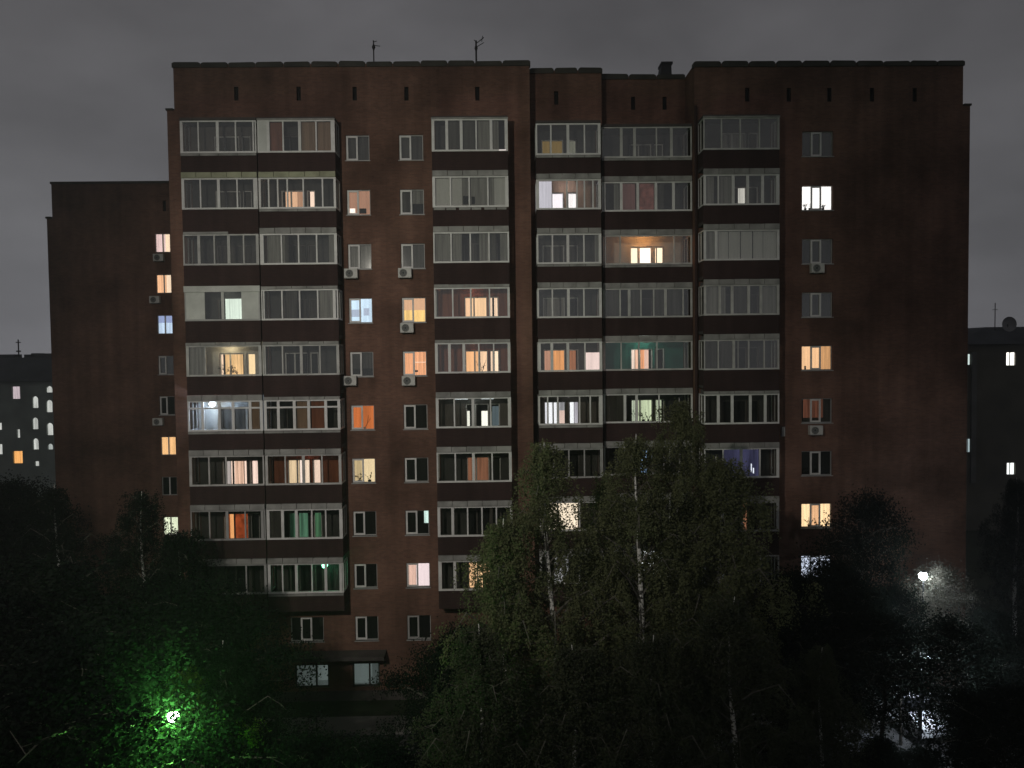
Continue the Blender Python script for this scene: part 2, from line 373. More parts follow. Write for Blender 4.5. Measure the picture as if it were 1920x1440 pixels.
rf.face([(xLb, P+.02, zTop-.5), (xD0, P+.02, zTop-.5), (xD0, BACK, zTop-.5), (xLb, BACK, zTop-.5)], ROOF)
rf.face([(xD0, YD+.02, zTop-.5), (xDE, YD+.02, zTop-.5), (xDE, BACK, zTop-.5), (xD0, BACK, zTop-.5)], ROOF)
rf.face([(xDE, YE+.02, zTop-.5), (xR0, YE+.02, zTop-.5), (xR0, BACK, zTop-.5), (xDE, BACK, zTop-.5)], ROOF)
rf.face([(xR0, P+.02, zTop-.5), (xRb, P+.02, zTop-.5), (xRb, BACK, zTop-.5), (xR0, BACK, zTop-.5)], ROOF)
part(rf, 'roof', BLD)
for s_ in (sL, ):
    pass
def vent(h, y):
    m = MB(); m.box(h[0]+.002, h[1]-.002, y+.24, y+.28, h[2]+.002, h[3]-.002, mottled('vent_black', (.008, .007, .007), .2, 2)); part(m, 'vent_opening', BLD)
for y, ss in ((P, sL), (YD, sD), (YE, sE), (P, sR)):
    for h in ss: vent(h, y)
def coping(x0, x1, y, z, seg=1.42, parent=BLD):
    m = MB(); n = max(1, round((x1-x0)/seg)); w = (x1-x0)/n
    for i in range(n):
        a = x0+i*w; h = .10+random.uniform(-.015, .03); g = random.uniform(.03, .10)
        xa = a+.5*g; xb = a+w-.5*g
        if i == 0: xa = x0-.05
        if i == n-1: xb = x1+.05
        # sheet cap with rounded shoulders
        prof = [(xa, z-.16), (xb, z-.16), (xb, z+h*.45), (xb-.10, z+h), (xa+.10, z+h+random.uniform(-.02, .02)), (xa, z+h*.45)]
        m.prism(prof, y-.07, y+.33, COPING, 'y')
    part(m, 'coping', parent)
coping(xLb, xD0, P, zTop); coping(xD0+.1, xDE, YD, zTop); coping(xDE+.1, xR0-.05, YE, zTop); coping(xR0, xRb, P, zTop-.10)
cs = MB(); cs.box(xLa-.06, xLb-.055, P-.05, BACK, zA, zA+.10, COPING); part(cs, 'coping', BLD)
cs = MB(); cs.box(xRb+.055, xRa+.06, P-.05, BACK, zA, zA+.10, COPING); part(cs, 'coping', BLD)
# side parapet caps at the steps
cs = MB(); cs.box(xDE-.12, xDE+.06, YD+.34, YE-.08, zTop-.1, zTop+.09, COPING); part(cs, 'coping', BLD)

# ---- single windows
def describe(mat_fill):
    return None
PLANTM = mottled('houseplant', (.012, .016, .010), .3, 5)
def plant(mb, x, y, z, h):
    w = random.uniform(.05, .08); mb.lathe((x, y, z), [(0, 0), (w, 0), (w*1.3, .12), (0, .12)], PLANTM, 8)
    for j in range(random.randint(3, 6)):
        t = random.uniform(-.7, .7); ln = h*random.uniform(.5, 1.0); bend = random.uniform(-.3, .5)
        pts = [(x+math.sin(t*(1+bend*q))*ln*q, y-.02*q, z+.11+math.cos(t)*ln*q) for q in (0, .35, .7, 1)]
        mb.tube(pts, [.009, .007, .006, .004], PLANTM, 4)
        for q in range(6):
            f = random.uniform(.3, 1.05); cx = x+math.sin(t*(1+bend*f))*ln*f; cz = z+.11+math.cos(t)*ln*f; a = random.uniform(0, 6.28); l_ = random.uniform(.04, .09)
            dx, dz = math.cos(a)*l_, math.sin(a)*l_
            mb.face([(cx, y, cz), (cx+dx*.5-dz*.3, y-.01, cz+dz*.5+dx*.3), (cx+dx, y-.02, cz+dz), (cx+dx*.5+dz*.3, y-.01, cz+dz*.5-dx*.3)], PLANTM)
def build_window(sec, x0, x1, z0, z1, y, k, parent):
    style = k.get('style'); fr = MB(); w = x1-x0
    lit = any(m.name.startswith('lit_') for *_, m in k['fill'])
    y0 = y+.10; y1 = y0+.07
    FM = WHITE if not k.get('dim') else GREYF
    def frame(a, b, c, d, t, mat=FM, yo=0):
        fr.box(a, b, y0+yo, y1+yo, c, c+t, mat); fr.box(a, b, y0+yo, y1+yo, d-t, d, mat); fr.box(a, a+t, y0+yo, y1+yo, c+t, d-t, mat); fr.box(b-t, b, y0+yo, y1+yo, c+t, d-t, mat)
    if style == 'two':
        frame(x0, x1, z0, z1, .045, GREYF); xm = x0+w*.47
        frame(x0+.03, xm+.04, z0+.03, z1-.03, .085, FM, -.03)
        fr.box(x0-.04, x1+.04, y-.05, y+.10, z0-.04, z0, GREYF)
    elif style == 'three':
        frame(x0, x1, z0, z1, .045, GREYF); a = x0+w*.30; b = x0+w*.64
        frame(a, b, z0+.03, z1-.03, .085, FM, -.03); fr.box(x0-.04, x1+.04, y-.05, y+.10, z0-.04, z0, GREYF)
    elif style == 'arch':
        frame(x0, x1, z0, z1, .05, GREYF); xm = (x0+x1)/2; fr.box(xm-.04, xm+.04, y0-.01, y1+.01, z0+.05, z1-.05, FM)
    else:
        frame(x0, x1, z0, z1, .08, COPING); xm = x0+w*.62; fr.box(xm-.04, xm+.04, y0-.01, y1+.01, z0+.08, z1-.08, COPING)
    o = part(fr, 'window', parent)
    if o is None: return
    g = MB(); g.box(x0+.04, x1-.04, y0+.03, y0+.036, z0+.04, z1-.04, GL); part(g, 'pane', o)
    cu = MB(); dd = y+.26
    cu.box(x0+.002, x1-.002, dd, dd+.018, z0+.002, z1-.002, DARK)  # dark sheet standing in for the unlit room behind the pane
    for i, (a, b, c, d, m) in enumerate(k['fill']):
        cu.box(x0+.01+a*(w-.02), x0+.01+b*(w-.02), dd-.02*(i+1), dd-.02*(i+1)+.008, z0+.01+c*(z1-z0-.02), z0+.01+d*(z1-z0-.02), m)
    part(cu, 'curtain', o)
    if k.get('extra'):
        s2 = MB()
        for (a, b, c, d, _) in k['extra']:
            s2.box(px(a, c, y), px(b, c, y), y+.15, y+.155, pz(a, d, y), pz(a, c, y), LIT(1, .95, .85, 1.6, .1)); s2.box(px(a+18, c, y), px(b+21, c, y), y+.15, y+.155, pz(a, d, y), pz(a, c, y), DARK)
        part(s2, 'window_opening', o)
    d = k.get('deco')
    if d:
        dm = MB()
        if d == 'pots':
            for fx in random.sample((.15, .3, .55, .72, .86), random.choice((2, 3))): plant(dm, x0+w*fx, y+.19, z0+.02, random.uniform(.18, .5))
        elif d == 'branch':
            x = x0+w*.72; dm.tube([(x-.2, y+.19, z0+.05), (x-.05, y+.19, z0+.35), (x, y+.19, z0+.75)], .012, PLANTM, 5); dm.tube([(x-.05, y+.19, z0+.35), (x+.12, y+.19, z0+.6)], .01, PLANTM, 5)
            dm.lathe((x-.2, y+.2, z0+.02), [(0, 0), (.05, 0), (.06, .12), (0, .12)], WHITE, 8)
        elif d == 'rail':
            dm.box(x0+w*.5, x1-.05, y+.19, y+.2, z0+.70, z0+.73, LIT(1, .8, .6, 1.3, .1)); dm.box(x0+w*.42, x0+w*.62, y+.185, y+.2, z0+.20, z0+.30, PLANTM)
        elif d == 'cup':
            dm.lathe((x0+w*.16, y+.2, z0+.02), [(0, 0), (.05, 0), (.05, .2), (0, .22)], PLANTM, 8)
        part(dm, 'houseplant', o)
SY = {'L': P, 'D': YD, 'E': YE, 'R': P}
for (sec, x0, x1, z0, z1, k) in WINS: build_window(sec, x0, x1, z0, z1, SY[sec], k, BLD)

# ---- balconies
def spec(posts, fasc='f', thick=(), panels=(), fill=(), inner=None, **k):
    return dict(posts=posts, fasc=fasc, thick=thick, panels=panels, fill=fill, inner=inner, **k)
warm = LIT(1, .70, .40, 1.0, .35, 12); cream = LIT(1, .82, .58, 1.15, .3, 12)
B = {}
B['A', 1] = spec([336, 372, 408, 442, 475], None, (336, 408), inner=LO, sub=1, back=INNER)
B['B', 1] = spec([503, 531, 562, 593, 623], 'n', (503, 562, 623), panels=[(478, 502, 'clad'), (505, 528, RUST), (564, 592, TAN), (594, 621, TAN)])
B['A', 2] = spec([341, 376, 410, 445, 478], 'o', (341, 410, 478), inner=LO)
B['B', 2] = spec([488, 504, 521, 539, 569, 605, 627], 'o', (), fill=[(536, 558, LIT(1, .68, .42, .8, .12)), (558, 568, LIT(.7, .45, .28, .6, .2)), (568, 580, LIT(1, .82, .60, 1.0, .35, 20)), (582, 597, LIT(1, .86, .70, 1.1, .12))], inner='x', sub=1, lamp=(.4, (1, .7, .45)))
B['A', 3] = spec([344, 373, 402, 429, 457, 484], None, (373, 429, 484), inner=LO)
B['B', 3] = spec([492, 528, 560, 594, 631], 'f', (631, 492), panels=[(500, 533, MID), (527, 540, LO), (616, 630, MID)], inner=LO)
B['A', 4] = spec([346, 489], None, (), clad=[(346, 384), (415, 420), (453, 489)], dark=[(385, 415)], panels=[(421, 452, LIT(.86, 1, .88, 1.0, .25, 16), 560)], fcl=1, lamp=(5, (.95, 1, .88)))
B['B', 4] = spec([495, 529, 562, 596, 627], 'n', (627,), panels=[(536, 556, LO), (598, 626, MID)], inner=LO)
B['A', 5] = spec([351, 385, 489], 'n', (351, 489), panels=[(353, 384, MID)], fill=[(415, 419, cream), (423, 456, LIT(1, .72, .33, 1.15, .45, 6)), (458, 464, cream), (467, 480, LIT(1, .85, .48, 1.15, .1))], inner='x', back=CLAD, lamp=(20, (1, .78, .48)), plants=1)
B['B', 5] = spec([497, 530, 565, 600, 635], 'n', (565, 635), inner=DARK)
B['A', 6] = spec([354, 380, 411, 437, 469, 491], 'f', (380, 411, 437, 469, 491), transom=1, panels=[(470, 485, TAN)], inner=LO, bulb=(398, 757), back=CLAD, lamp=(110, (.55, .70, 1)), sub=1)
B['B', 6] = spec([496, 522, 552, 579, 611, 638], 'n', (496, 522, 552, 579, 611, 638), transom=1, panels=[(556, 576, TAN), (583, 608, RUST)], inner=DARK, sub=1)
B['A', 7] = spec([357, 392, 424, 494], 'f', (357,), fill=[(425, 433, LIT(.8, .7, .68, .6, .2)), (434, 441, LIT(1, .85, .72, 1.1, .2)), (441, 458, LIT(1, .74, .55, .9, .45, 14)), (459, 467, LIT(1, .84, .70, 1.1, .3, 14)), (474, 488, LIT(1, .86, .76, 1.1, .2))], inner='x', lamp=(1.2, (1, .75, .6)))
B['B', 7] = spec([501, 535, 569, 604, 639], 'f', (639, 569), fill=[(543, 562, LIT(.95, .82, .52, .9, .3, 14)), (563, 568, LIT(1, .95, .85, 1.2, .1)), (571, 585, LIT(1, .90, .70, 1.0, .3, 14)), (590, 604, LIT(1, .86, .70, 1.0, .1))], inner='x', back=RUST, lamp=(3, (1, .55, .5)))
B['A', 8] = spec([393, 426, 460, 492], 'f', (426, 492), fill=[(427, 432, LIT(.8, .2, .06, .35, .3)), (432, 440, LIT(1, .52, .20, 1.0, .1)), (440, 492, LIT(.8, .17, .05, .36, .5, 5, 'blotch'))], inner='x')
B['B', 8] = spec([503, 530, 556, 585, 611, 639], 'f', (530, 556, 639, 503), panels=[(504, 528, LO)], fill=[(534, 552, LIT(.05, .14, .08, .35, .6, 5)), (552, 578, LIT(.20, .46, .29, .34, .5, 7)), (582, 608, LIT(.17, .42, .22, .32, .5, 7))], inner='x')
B['A', 9] = spec([462, 497], 'f', (), inner=DARK)
B['B', 9] = spec([503, 530, 556, 585, 611, 639], 'f', (503, 556, 611, 639), inner=DARK, bulb=(609, 1060), bulbcol=(.25, 1, .55), lamp=(6, (.12, 1, .45)), sub=1)
B['C', 1] = spec([812, 838, 865, 893, 921, 949], 'n', (812, 838, 865, 949, 921), panels=[(838, 863, LO), (867, 891, LO), (895, 919, MID), (923, 935, MID)], inner=LO, bag=1)
B['C', 2] = spec([811, 845, 880, 915, 950], 'f', (811, 950), panels=[(813, 866, PALE), (866, 879, MID), (882, 927, MID), (927, 949, PALE)], boxes=[(868, 878, 367, 382), (884, 890, 368, 382)], sub=2)
B['C', 3] = spec([813, 846, 882, 917, 953], 'f', (), panels=[(815, 866, MID), (899, 920, MID), (921, 930, LO), (938, 951, MID)], inner=LO)
B['C', 4] = spec([815, 849, 883, 918, 953], 'n', (), fill=[(870, 883, LIT(1, .70, .42, 1.05, .2)), (885, 914, LIT(1, .74, .42, 1.05, .15)), (918, 923, cream), (927, 934, cream)], inner='x', back=RUST, lamp=(4, (1, .5, .36)))
B['C', 5] = spec([818, 843, 870, 898, 926, 955], 'n', (818, 843, 870, 955), fill=[(874, 898, LIT(1, .60, .28, 1.05, .15)), (901, 914, LIT(1, .76, .48, 1.15, .15)), (919, 924, cream), (928, 936, LIT(1, .86, .62, 1.3, .1))], inner='x', back=RUST, lamp=(1.5, (1, .6, .45)), plants=2)
B['C', 6] = spec([818, 852, 887, 920, 955], 'f', (887, 955, 818), fill=[(853, 867, LIT(.95, .95, .85, 1.1, .3), 782), (876, 881, LIT(.95, .95, .85, 1.1, .2), 771), (903, 916, LIT(1, 1, .90, 1.25, .15), 771), (917, 922, LIT(1, 1, .9, .9, .3), 771), (870, 876, LIT(.5, .5, .4, .5, .3), 786), (923, 938, LIT(.3, .4, .45, .3, .3), 762)], inner='x', strips=[(852, 878), (903, 926)], back=INNER, lamp=(3, (.8, .95, 1)))
B['C', 7] = spec([820, 854, 888, 923, 957], 'f', (888, 957), fill=[(875, 940, LIT(.52, .26, .15, .42, .4, 6))], inner='x')
B['C', 8] = spec([821, 849, 877, 904, 931, 958], 'f', (821, 849), inner=DARK, panels=[(919, 924, LO)])
B['C', 9] = spec([826, 853, 958], 'f', (826, 853), fill=[(877, 890, LIT(1, .70, .38, 1, .4)), (892, 905, LIT(1, .76, .42, 1.1, .4)), (907, 918, LIT(1, .7, .38, .9, .4))], inner='x')
B['D', 1] = spec([1004, 1033, 1065, 1096, 1127], None, (1065, 1127), fill=[(1016, 1060, LIT(.42, .32, .10, .34, .15)), (1062, 1082, LIT(.36, .36, .28, .34, .3))], inner='x', sub=1)
B['D', 2] = spec([1006, 1063, 1082, 1096, 1112, 1126], 'f', (1006, 1126), panels=[(1008, 1035, LIT(.86, .83, .95, .70, .15))], fill=[(1036, 1057, LIT(1, .92, 1, 1.2, .1)), (1066, 1081, LIT(1, .94, .96, 1.2, .1))], inner='x', back=TAN, lamp=(14, (.95, .88, 1)))
B['D', 3] = spec([1007, 1036, 1065, 1095, 1127], 'f', (1065, 1127), inner=LO, panels=[(1116, 1125, MID)], sub=1)
B['D', 4] = spec([1008, 1036, 1066, 1095, 1127], 'f', (1066, 1127), fill=[(1018, 1082, MID)], inner='x')
B['D', 5] = spec([1010, 1035, 1065, 1097, 1127], 'n', (1010, 1035, 1065, 1127), fill=[(1020, 1033, LIT(.72, .42, .28, .7, .3)), (1037, 1059, LIT(1, .50, .18, .8, .25)), (1068, 1080, LIT(.55, .25, .12, .5, .4))], inner='x', panels=[(1099, 1125, LIT(1, .90, .85, .95, .12), 661)], lamp=(1.5, (1, .7, .5)))
B['D', 6] = spec([1010, 1027, 1046, 1087, 1107, 1126], 'f', (1126,), fill=[(1020, 1026, LIT(.9, .9, 1, 1, .1)), (1029, 1044, LIT(.92, .93, 1, 1.25, .1)), (1048, 1063, LIT(.6, .6, .64, .7, .4)), (1049, 1061, LIT(1, .85, .75, .9, .2), 770), (1069, 1076, LIT(.93, .95, 1, 1.25, .1)), (1077, 1085, LIT(.65, .63, .72, .8, .3))], inner='x', back=INNER, lamp=(2.5, (.95, .95, 1)), sub=1)
B['D', 7] = spec([1010, 1038, 1067, 1096, 1127], 'f', (), inner=DARK)
B['D', 8] = spec([1010, 1046, 1087, 1127], 'f', (), panels=[(1026, 1084, LIT(1, .97, .76, 1.3, .25, 14))])
B['D', 9] = spec([1010, 1046, 1087, 1127], 'f', (), panels=[(1040, 1066, LIT(.75, .75, .8, .5, .4))])
B['E', 1] = spec([1165, 1190, 1231, 1259, 1296], None, (1165, 1190, 1259), inner=LO, sub=1, fill=[(1196, 1222, LO)])
B['E', 2] = spec([1134, 1165, 1196, 1230, 1263, 1296], 'f', (1165, 1196, 1230, 1263), panels=[(1152, 1161, MID), (1168, 1192, LIT(.20, .10, .09, .28, .4)), (1200, 1227, LIT(.24, .11, .09, .30, .5, 5, 'blotch')), (1235, 1246, LO)], inner=LO)
B['E', 3] = spec([1135, 1163, 1264, 1296], 'f', (), fill=[(1182, 1195, LIT(1, .92, .66, 1.6, .08)), (1197, 1222, LIT(1, .98, .84, 1.9, .05)), (1225, 1230, LIT(1, .8, .5, 1.4, .1)), (1232, 1243, LIT(1, .92, .66, 1.6, .08))], inner='x', back=CLAD, lamp=(40, (1, .40, .12)), sub=1)
B['E', 4] = spec([1134, 1163, 1180, 1202, 1226, 1248, 1281, 1296], 'f', (1180, 1248), panels=[(1136, 1162, LO), (1183, 1201, LO), (1228, 1247, LO), (1250, 1279, LO)], inner=LO)
B['E', 5] = spec([1134, 1165, 1198, 1232, 1297], 'f', (), fill=[(1152, 1165, LIT(1, .85, .75, 1.1, .3)), (1184, 1190, LIT(1, .9, .75, 1.1, .3)), (1191, 1197, LIT(1, .7, .5, 1.0, .3)), (1200, 1208, LIT(1, .50, .25, .9, .3)), (1208, 1216, LIT(1, .75, .6, .9, .3))], inner='x', back=mottled('teal_paint', (.03, .17, .13), .2, 1.5), lamp=(22, (.8, 1, .9)))
B['E', 6] = spec([1134, 1172, 1194, 1236, 1297], 'f', (1172, 1194), panels=[(1136, 1170, LO)], fill=[(1184, 1192, LIT(.8, .9, .7, .7, .4)), (1196, 1224, LIT(.80, .92, .62, .8, .35)), (1226, 1240, LIT(.8, .9, .65, .6, .4))], inner='x', lamp=(1.5, (.9, 1, .8)), plants=1)
B['E', 7] = spec([1134, 1172, 1215, 1256, 1297], 'f', (), fill=[(1200, 1216, LIT(.4, .62, 1, 1.1, .3))], inner='x')
B['E', 8] = spec([1134, 1172, 1215, 1256, 1297], 'f', (), inner=DARK)
B['E', 9] = spec([1134, 1172, 1215, 1256, 1297], 'f', (), panels=[(1202, 1242, LIT(.92, .96, 1, 1.35, .2))])
B['F', 1] = spec([1319, 1353, 1388, 1424, 1459], 'n', (), fill=[(1355, 1398, MID)], inner=LO)
B['F', 2] = spec([1320, 1347, 1375, 1402, 1430, 1458], 'f', (1375, 1402, 1430, 1320, 1458), panels=[(1323, 1340, MID), (1349, 1374, MID)], fill=[(1384, 1399, LIT(.75, .72, .66, .7, .3))], inner=LO)
B['F', 3] = spec([1321, 1343, 1458], 'f', (1321, 1343), panels=[(1323, 1341, MID), (1345, 1367, PALE), (1368, 1389, PALE), (1391, 1412, PALE), (1414, 1432, PALE), (1433, 1457, PALE)])
B['F', 4] = spec([1321, 1350, 1373, 1404, 1427, 1458], 'f', (1350, 1373, 1404, 1427, 1321), panels=[(1323, 1349, MID), (1352, 1362, MID), (1429, 1457, MID), (1376, 1402, LO)], inner=LO)
B['F', 5] = spec([1321, 1347, 1376, 1404, 1433, 1459], 'f', (1376,), panels=[(1324, 1346, LO), (1349, 1374, LO), (1384, 1387, MID)], inner=DARK)
B['F', 6] = spec([1320, 1347, 1373, 1407, 1435, 1460], 'n', (1373, 1407, 1435, 1347), inner=DARK)
B['F', 7] = spec([1320, 1356, 1390, 1425, 1459], 'f', (1390, 1459), panels=[(1358, 1424, LIT(.11, .11, .24, .34, .5, 3))], boxes2=[(1409, 1411, 870, 886), (1413, 1415, 878, 888)])
B['F', 8] = spec([1320, 1356, 1391, 1426, 1460], 'f', (1391, 1460), panels=[(1394, 1402, LIT(.7, .35, .2, .4, .5))], inner=DARK)
B['F', 9] = spec([1320, 1356, 1391, 1426, 1460], None, (), inner=DARK)

def build_balcony(c, k, s):
    yg = GLZ[c]; yw = WALLY[c]; x0 = XL[c]; x1 = XR[c]; z = zs(k); v = vr(k)+ (20 if c == 'E' else 8)
    top = z+1.50 if k > 1 or s['fasc'] == 'f' else z+1.56
    X = lambda u: px(u, v, yg)
    FR = WHITE if (c, k) not in (('A', 4), ('A', 9), ('F', 9), ('F', 8), ('D', 7), ('E', 7), ('E', 8), ('A', 8)) else GREYF
    if (c, k) in (('E', 5), ('A', 5), ('F', 5), ('B', 5), ('E', 4), ('F', 4), ('A', 3), ('E', 3), ('E', 1), ('F', 1), ('A', 7), ('B', 7)): FR = mottled('dull_white_frame', (.44, .44, .42), .2, 2, .6)
    # parapet, slab and side cheeks
    m = MB(); zb = z-1.0
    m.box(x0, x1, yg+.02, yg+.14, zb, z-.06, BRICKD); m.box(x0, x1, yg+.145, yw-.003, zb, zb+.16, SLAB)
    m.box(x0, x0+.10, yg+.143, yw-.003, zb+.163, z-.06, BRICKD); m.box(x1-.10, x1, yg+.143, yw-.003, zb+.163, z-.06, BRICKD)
    if k == 1: m.box(x0, x1, yg-.04, yw-.003, top+.02, top+.14, SLAB)
    bal = part(m, 'balcony', BLD)
    # frame
    f = MB(); ya, yb = yg, yg+.07
    f.box(x0, x1, ya-.01, yb+.06, z-.055, z+.03, FR); f.box(x0, x1, ya, yb, top-.07, top, FR)
    pts = sorted(set(s['posts']))
    xs_ = []
    for u in pts:
        w = .07 if u in s['thick'] else .035
        x = min(max(X(u), x0+w), x1-w)
        f.box(x-w, x+w, ya+.003, yb-.003, z+.03, top-.07, FR); xs_.append((x, w))
    if xs_[0][0]-x0 > .3 and not s.get('clad') or c == 'A' and k < 9: pass
    f.box(x0, x0+.06, ya+.002, yb-.004, z+.03, top-.07, FR); f.box(x1-.06, x1, ya+.002, yb-.004, z+.03, top-.07, FR)
    if s.get('transom'):
        f.box(x0+.06, x1-.06, ya+.001, yb-.001, top-.42, top-.34, FR)
    # side returns: post at the wall and rails
    for xa in (x0, x1-.06):
        f.box(xa, xa+.06, yb+.062, yw-.004, z-.05, z+.025, FR); f.box(xa, xa+.06, yb+.003, yw-.004, top-.07, top-.002, FR)
        f.box(xa+.003, xa+.057, (yb+yw)/2-.03, (yb+yw)/2+.03, z+.025, top-.07, FR); f.box(xa+.003, xa+.057, yw-.07, yw-.005, z+.025, top-.07, FR)
    part(f, 'glazing_frame', bal)
    g = MB(); g.box(x0+.05, x1-.05, ya+.03, ya+.036, z+.02, top-.06, GL)
    for xa in (x0+.03, x1-.036): g.box(xa, xa+.006, yb+.01, yw-.01, z+.02, top-.06, GL)
    part(g, 'glass', bal)
    # fascia strip under the slab above
    if s['fasc']:
        fm = {'o': OLIVE, 'f': FASC, 'n': FASC}[s['fasc']]
        fa = MB()
        if k > 1:
            hh = .29 if s['fasc'] in 'of' else .16
            n = 5; w = (x1-x0)/n
            for i in range(n):
                dz = random.uniform(-.02, .02); yy = yg-.05+random.uniform(-.015, .01)
                fa.box(x0+i*w+.012, x0+(i+1)*w-.012, yy, yg+.10, top+.004, top+hh-.006+dz*.3, fm)
                if s['fasc'] in 'of' and i: fa.box(x0+i*w-.05, x0+i*w+.05, yg-.02, yg+.11, top+hh-.06, top+hh-.008, BRICKD)
            if hh < .2: fa.box(x0, x1, yg+.02, yg+.12, top+hh, top+.30, BRICKD)
            if random.random() < .8: fa.box(x0+.02, x1-.02, yg-.075, yg-.052, top+.004, top+.035, fm)
        else:
            fa.box(x0-.02, x1+.02, yg-.05, yg-.003, top+.0, top+.07, fm)
        part(fa, 'fascia', bal)
    else:
        if k > 1:
            fa = MB(); fa.box(x0, x1, yg+.02, yg+.12, top+.003, top+.30, BRICKD); fa.box(x0+.03, x1*.6+x0*.4, yg-.03, yg+.018, top+.01, top+.12, FASC); part(fa, 'fascia', bal)
    if s.get('sub'):
        sb = MB(); n = 6 if s['sub'] == 2 else 4; w = (x1-x0)/n
        for i in range(n):
            sb.box(x0+i*w+(.05 if s['sub'] == 2 else .012), x0+(i+1)*w-.012-(.1 if s['sub'] == 2 and i % 2 else 0), yg-.035, yg+.015, z-.19, z-.075, FASC)
        part(sb, 'drip_strip_or_glint', bal)
    # cladding panels in place of glass
    if s.get('clad'):
        cp = MB()
        for a, b in s['clad']: cp.box(max(X(a), x0+.06), min(X(b), x1-.06), ya+.004, ya+.028, z+.03, top-.07, CLAD)
        if s.get('fcl'): cp.box(x0-.01, x1+.01, yg-.06, yg-.01, top-.10, top+.20, CLAD)
        part(cp, 'cladding_panel', bal)
    # blinds and curtains hung close behind the glass
    cu = MB(); cl = MB()
    for i, q in enumerate(s['panels']):
        a, b, mt = q[:3]; xa, xb = max(X(a), x0+.02), min(X(b), x1-.02)
        zt = top-.075 if len(q) < 4 else pz(a, q[3], yg)
        if mt == 'clad': cl.box(xa, xb, ya+.004, ya+.028, z+.03, zt, CLAD)
        else: cu.box(xa, xb, yg+.14+.012*(i % 2), yg+.15+.012*(i % 2), z+.01, zt, mt)
    for a, b, v0, v1 in s.get('boxes2', ()): cu.box(X(a), X(b), yg+.10, yg+.11, pz(a, v1, yg), pz(a, v0, yg), LIT(.8, .85, 1, 1.2, .1))
    part(cu, 'blind', bal); part(cl, 'cladding_panel', bal)
    if s.get('boxes'):
        bx = MB()
        for a, b, v0, v1 in s['boxes']: bx.box(X(a), X(b), yg+.09, yg+.13, pz(a, v1, yg), pz(a, v0, yg), PLANTM)
        part(bx, 'storage_box', bal)
    # plastered back wall of the loggia around the openings
    ia, ib, da, db = IN[c]; wz0 = zw(k)-WIN_H-.15; wz1 = zw(k)
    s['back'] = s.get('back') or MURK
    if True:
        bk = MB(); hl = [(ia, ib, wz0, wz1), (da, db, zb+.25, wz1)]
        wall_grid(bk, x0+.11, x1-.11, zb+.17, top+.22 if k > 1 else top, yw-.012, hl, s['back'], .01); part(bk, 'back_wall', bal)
    # inner window and balcony door
    yi = yw+.08; iw = MB(); wf = .06; IWM = WHITE if (s['fill'] or (c+str(k)) in ('A2', 'A1', 'B5', 'D3', 'F1')) else mottled('old_frame', (.16, .15, .14), .2, 2)  # darker frame copy for unlit balconies, the shade put into its colour
    for (a, b, c0, c1_) in ((ia, ib, wz0, wz1), (da, db, zb+.25, wz1)):
        iw.box(a, b, yi, yi+.06, c1_-wf, c1_, IWM); iw.box(a, b, yi, yi+.06, c0, c0+wf, IWM); iw.box(a, a+wf, yi, yi+.06, c0+wf, c1_-wf, IWM); iw.box(b-wf, b, yi, yi+.06, c0+wf, c1_-wf, IWM)
    xm = ia+(ib-ia)*.42; iw.box(xm-.04, xm+.04, yi-.002, yi+.058, wz0+wf, wz1-wf, IWM)
    ino = part(iw, 'inner_window', bal)
    dk = MB(); base = s['inner'] if s['inner'] not in (None, 'x') else DARK
    for (a, b, c0, c1_) in ((ia, ib, wz0, wz1), (da, db, zb+.25, wz1)): dk.box(a+.002, b-.002, yw+.20, yw+.23, c0+.002, c1_-.002, base)
    vi = vr(k)+20
    for i, q in enumerate(s['fill']):
        a, b, mt = q[:3]; xa, xb = px(a, vi, yw+.18), px(b, vi, yw+.18)
        mid = (xa+xb)/2
        zt = wz1-.05 if len(q) < 4 else pz(a, q[3], yw)
        if mid > (ib+da)/2: xa, xb = max(xa, da+.01), min(xb, db-.01)
        else: xa, xb = max(xa, ia+.01), min(xb, ib-.01)
        if len(q) > 3: dk.box(xa, xb, yw+.165, yw+.172, z-.1, zt, mt) if xb > xa else None
        elif xb > xa: dk.box(xa, xb, yw+.18, yw+.188, (wz0 if mid < (ib+da)/2 else z-.4)+.03, zt, mt)
    part(dk, 'curtain', ino)
    if s.get('plants'):
        pm = MB()
        for j in range(3 if s['plants'] == 1 else 1):
            x = ia+(ib-ia)*(.22+.28*j+random.uniform(-.06, .06)) if s['plants'] == 1 else ia+(ib-ia)*.75
            plant(pm, x, yw-.12, z-.12, random.uniform(.35, .75))
        part(pm, 'houseplant', bal)
    if s.get('strips'):
        st = MB()
        for a, b in s['strips']: st.box(px(a, v, yw-.5), px(b, v, yw-.5), yw-.55, yw-.45, top-.12, top-.06, emit('strip_lamp', (.85, .95, 1), 2.2))
        part(st, 'strip_lamp', bal)
    if s.get('bag'):
        bg_ = MB(); bg_.tube([(x1-.45, yg-.03, z-.01), (x1-.1, yg-.03, z-.005)], .02, emit('sill_glint', (1, .9, .85), .8), 6)  # glint on the sill put in as a glowing tube, no lamp there
        part(bg_, 'drip_strip_or_glint', bal)
    if s.get('bulb'):
        bu, bv = s['bulb']; yb_ = yg+.55; bx_, bz_ = pt(bu, bv, yb_); bz_ = min(bz_, top-.06)
        bb = MB(); bc = s.get('bulbcol', (.8, .88, 1))
        bb.lathe((bx_, yb_, bz_), [(0, -.16), (.11, -.11), (.16, 0), (.11, .11), (0, .16)], emit('bulb_%s' % c, bc, 30 if c == 'A' else 10), 12)
        bb.box(bx_-.06, bx_+.06, yb_-.06, yb_+.06, bz_+.09, bz_+.12, GREYF)
        part(bb, 'lamp', bal)
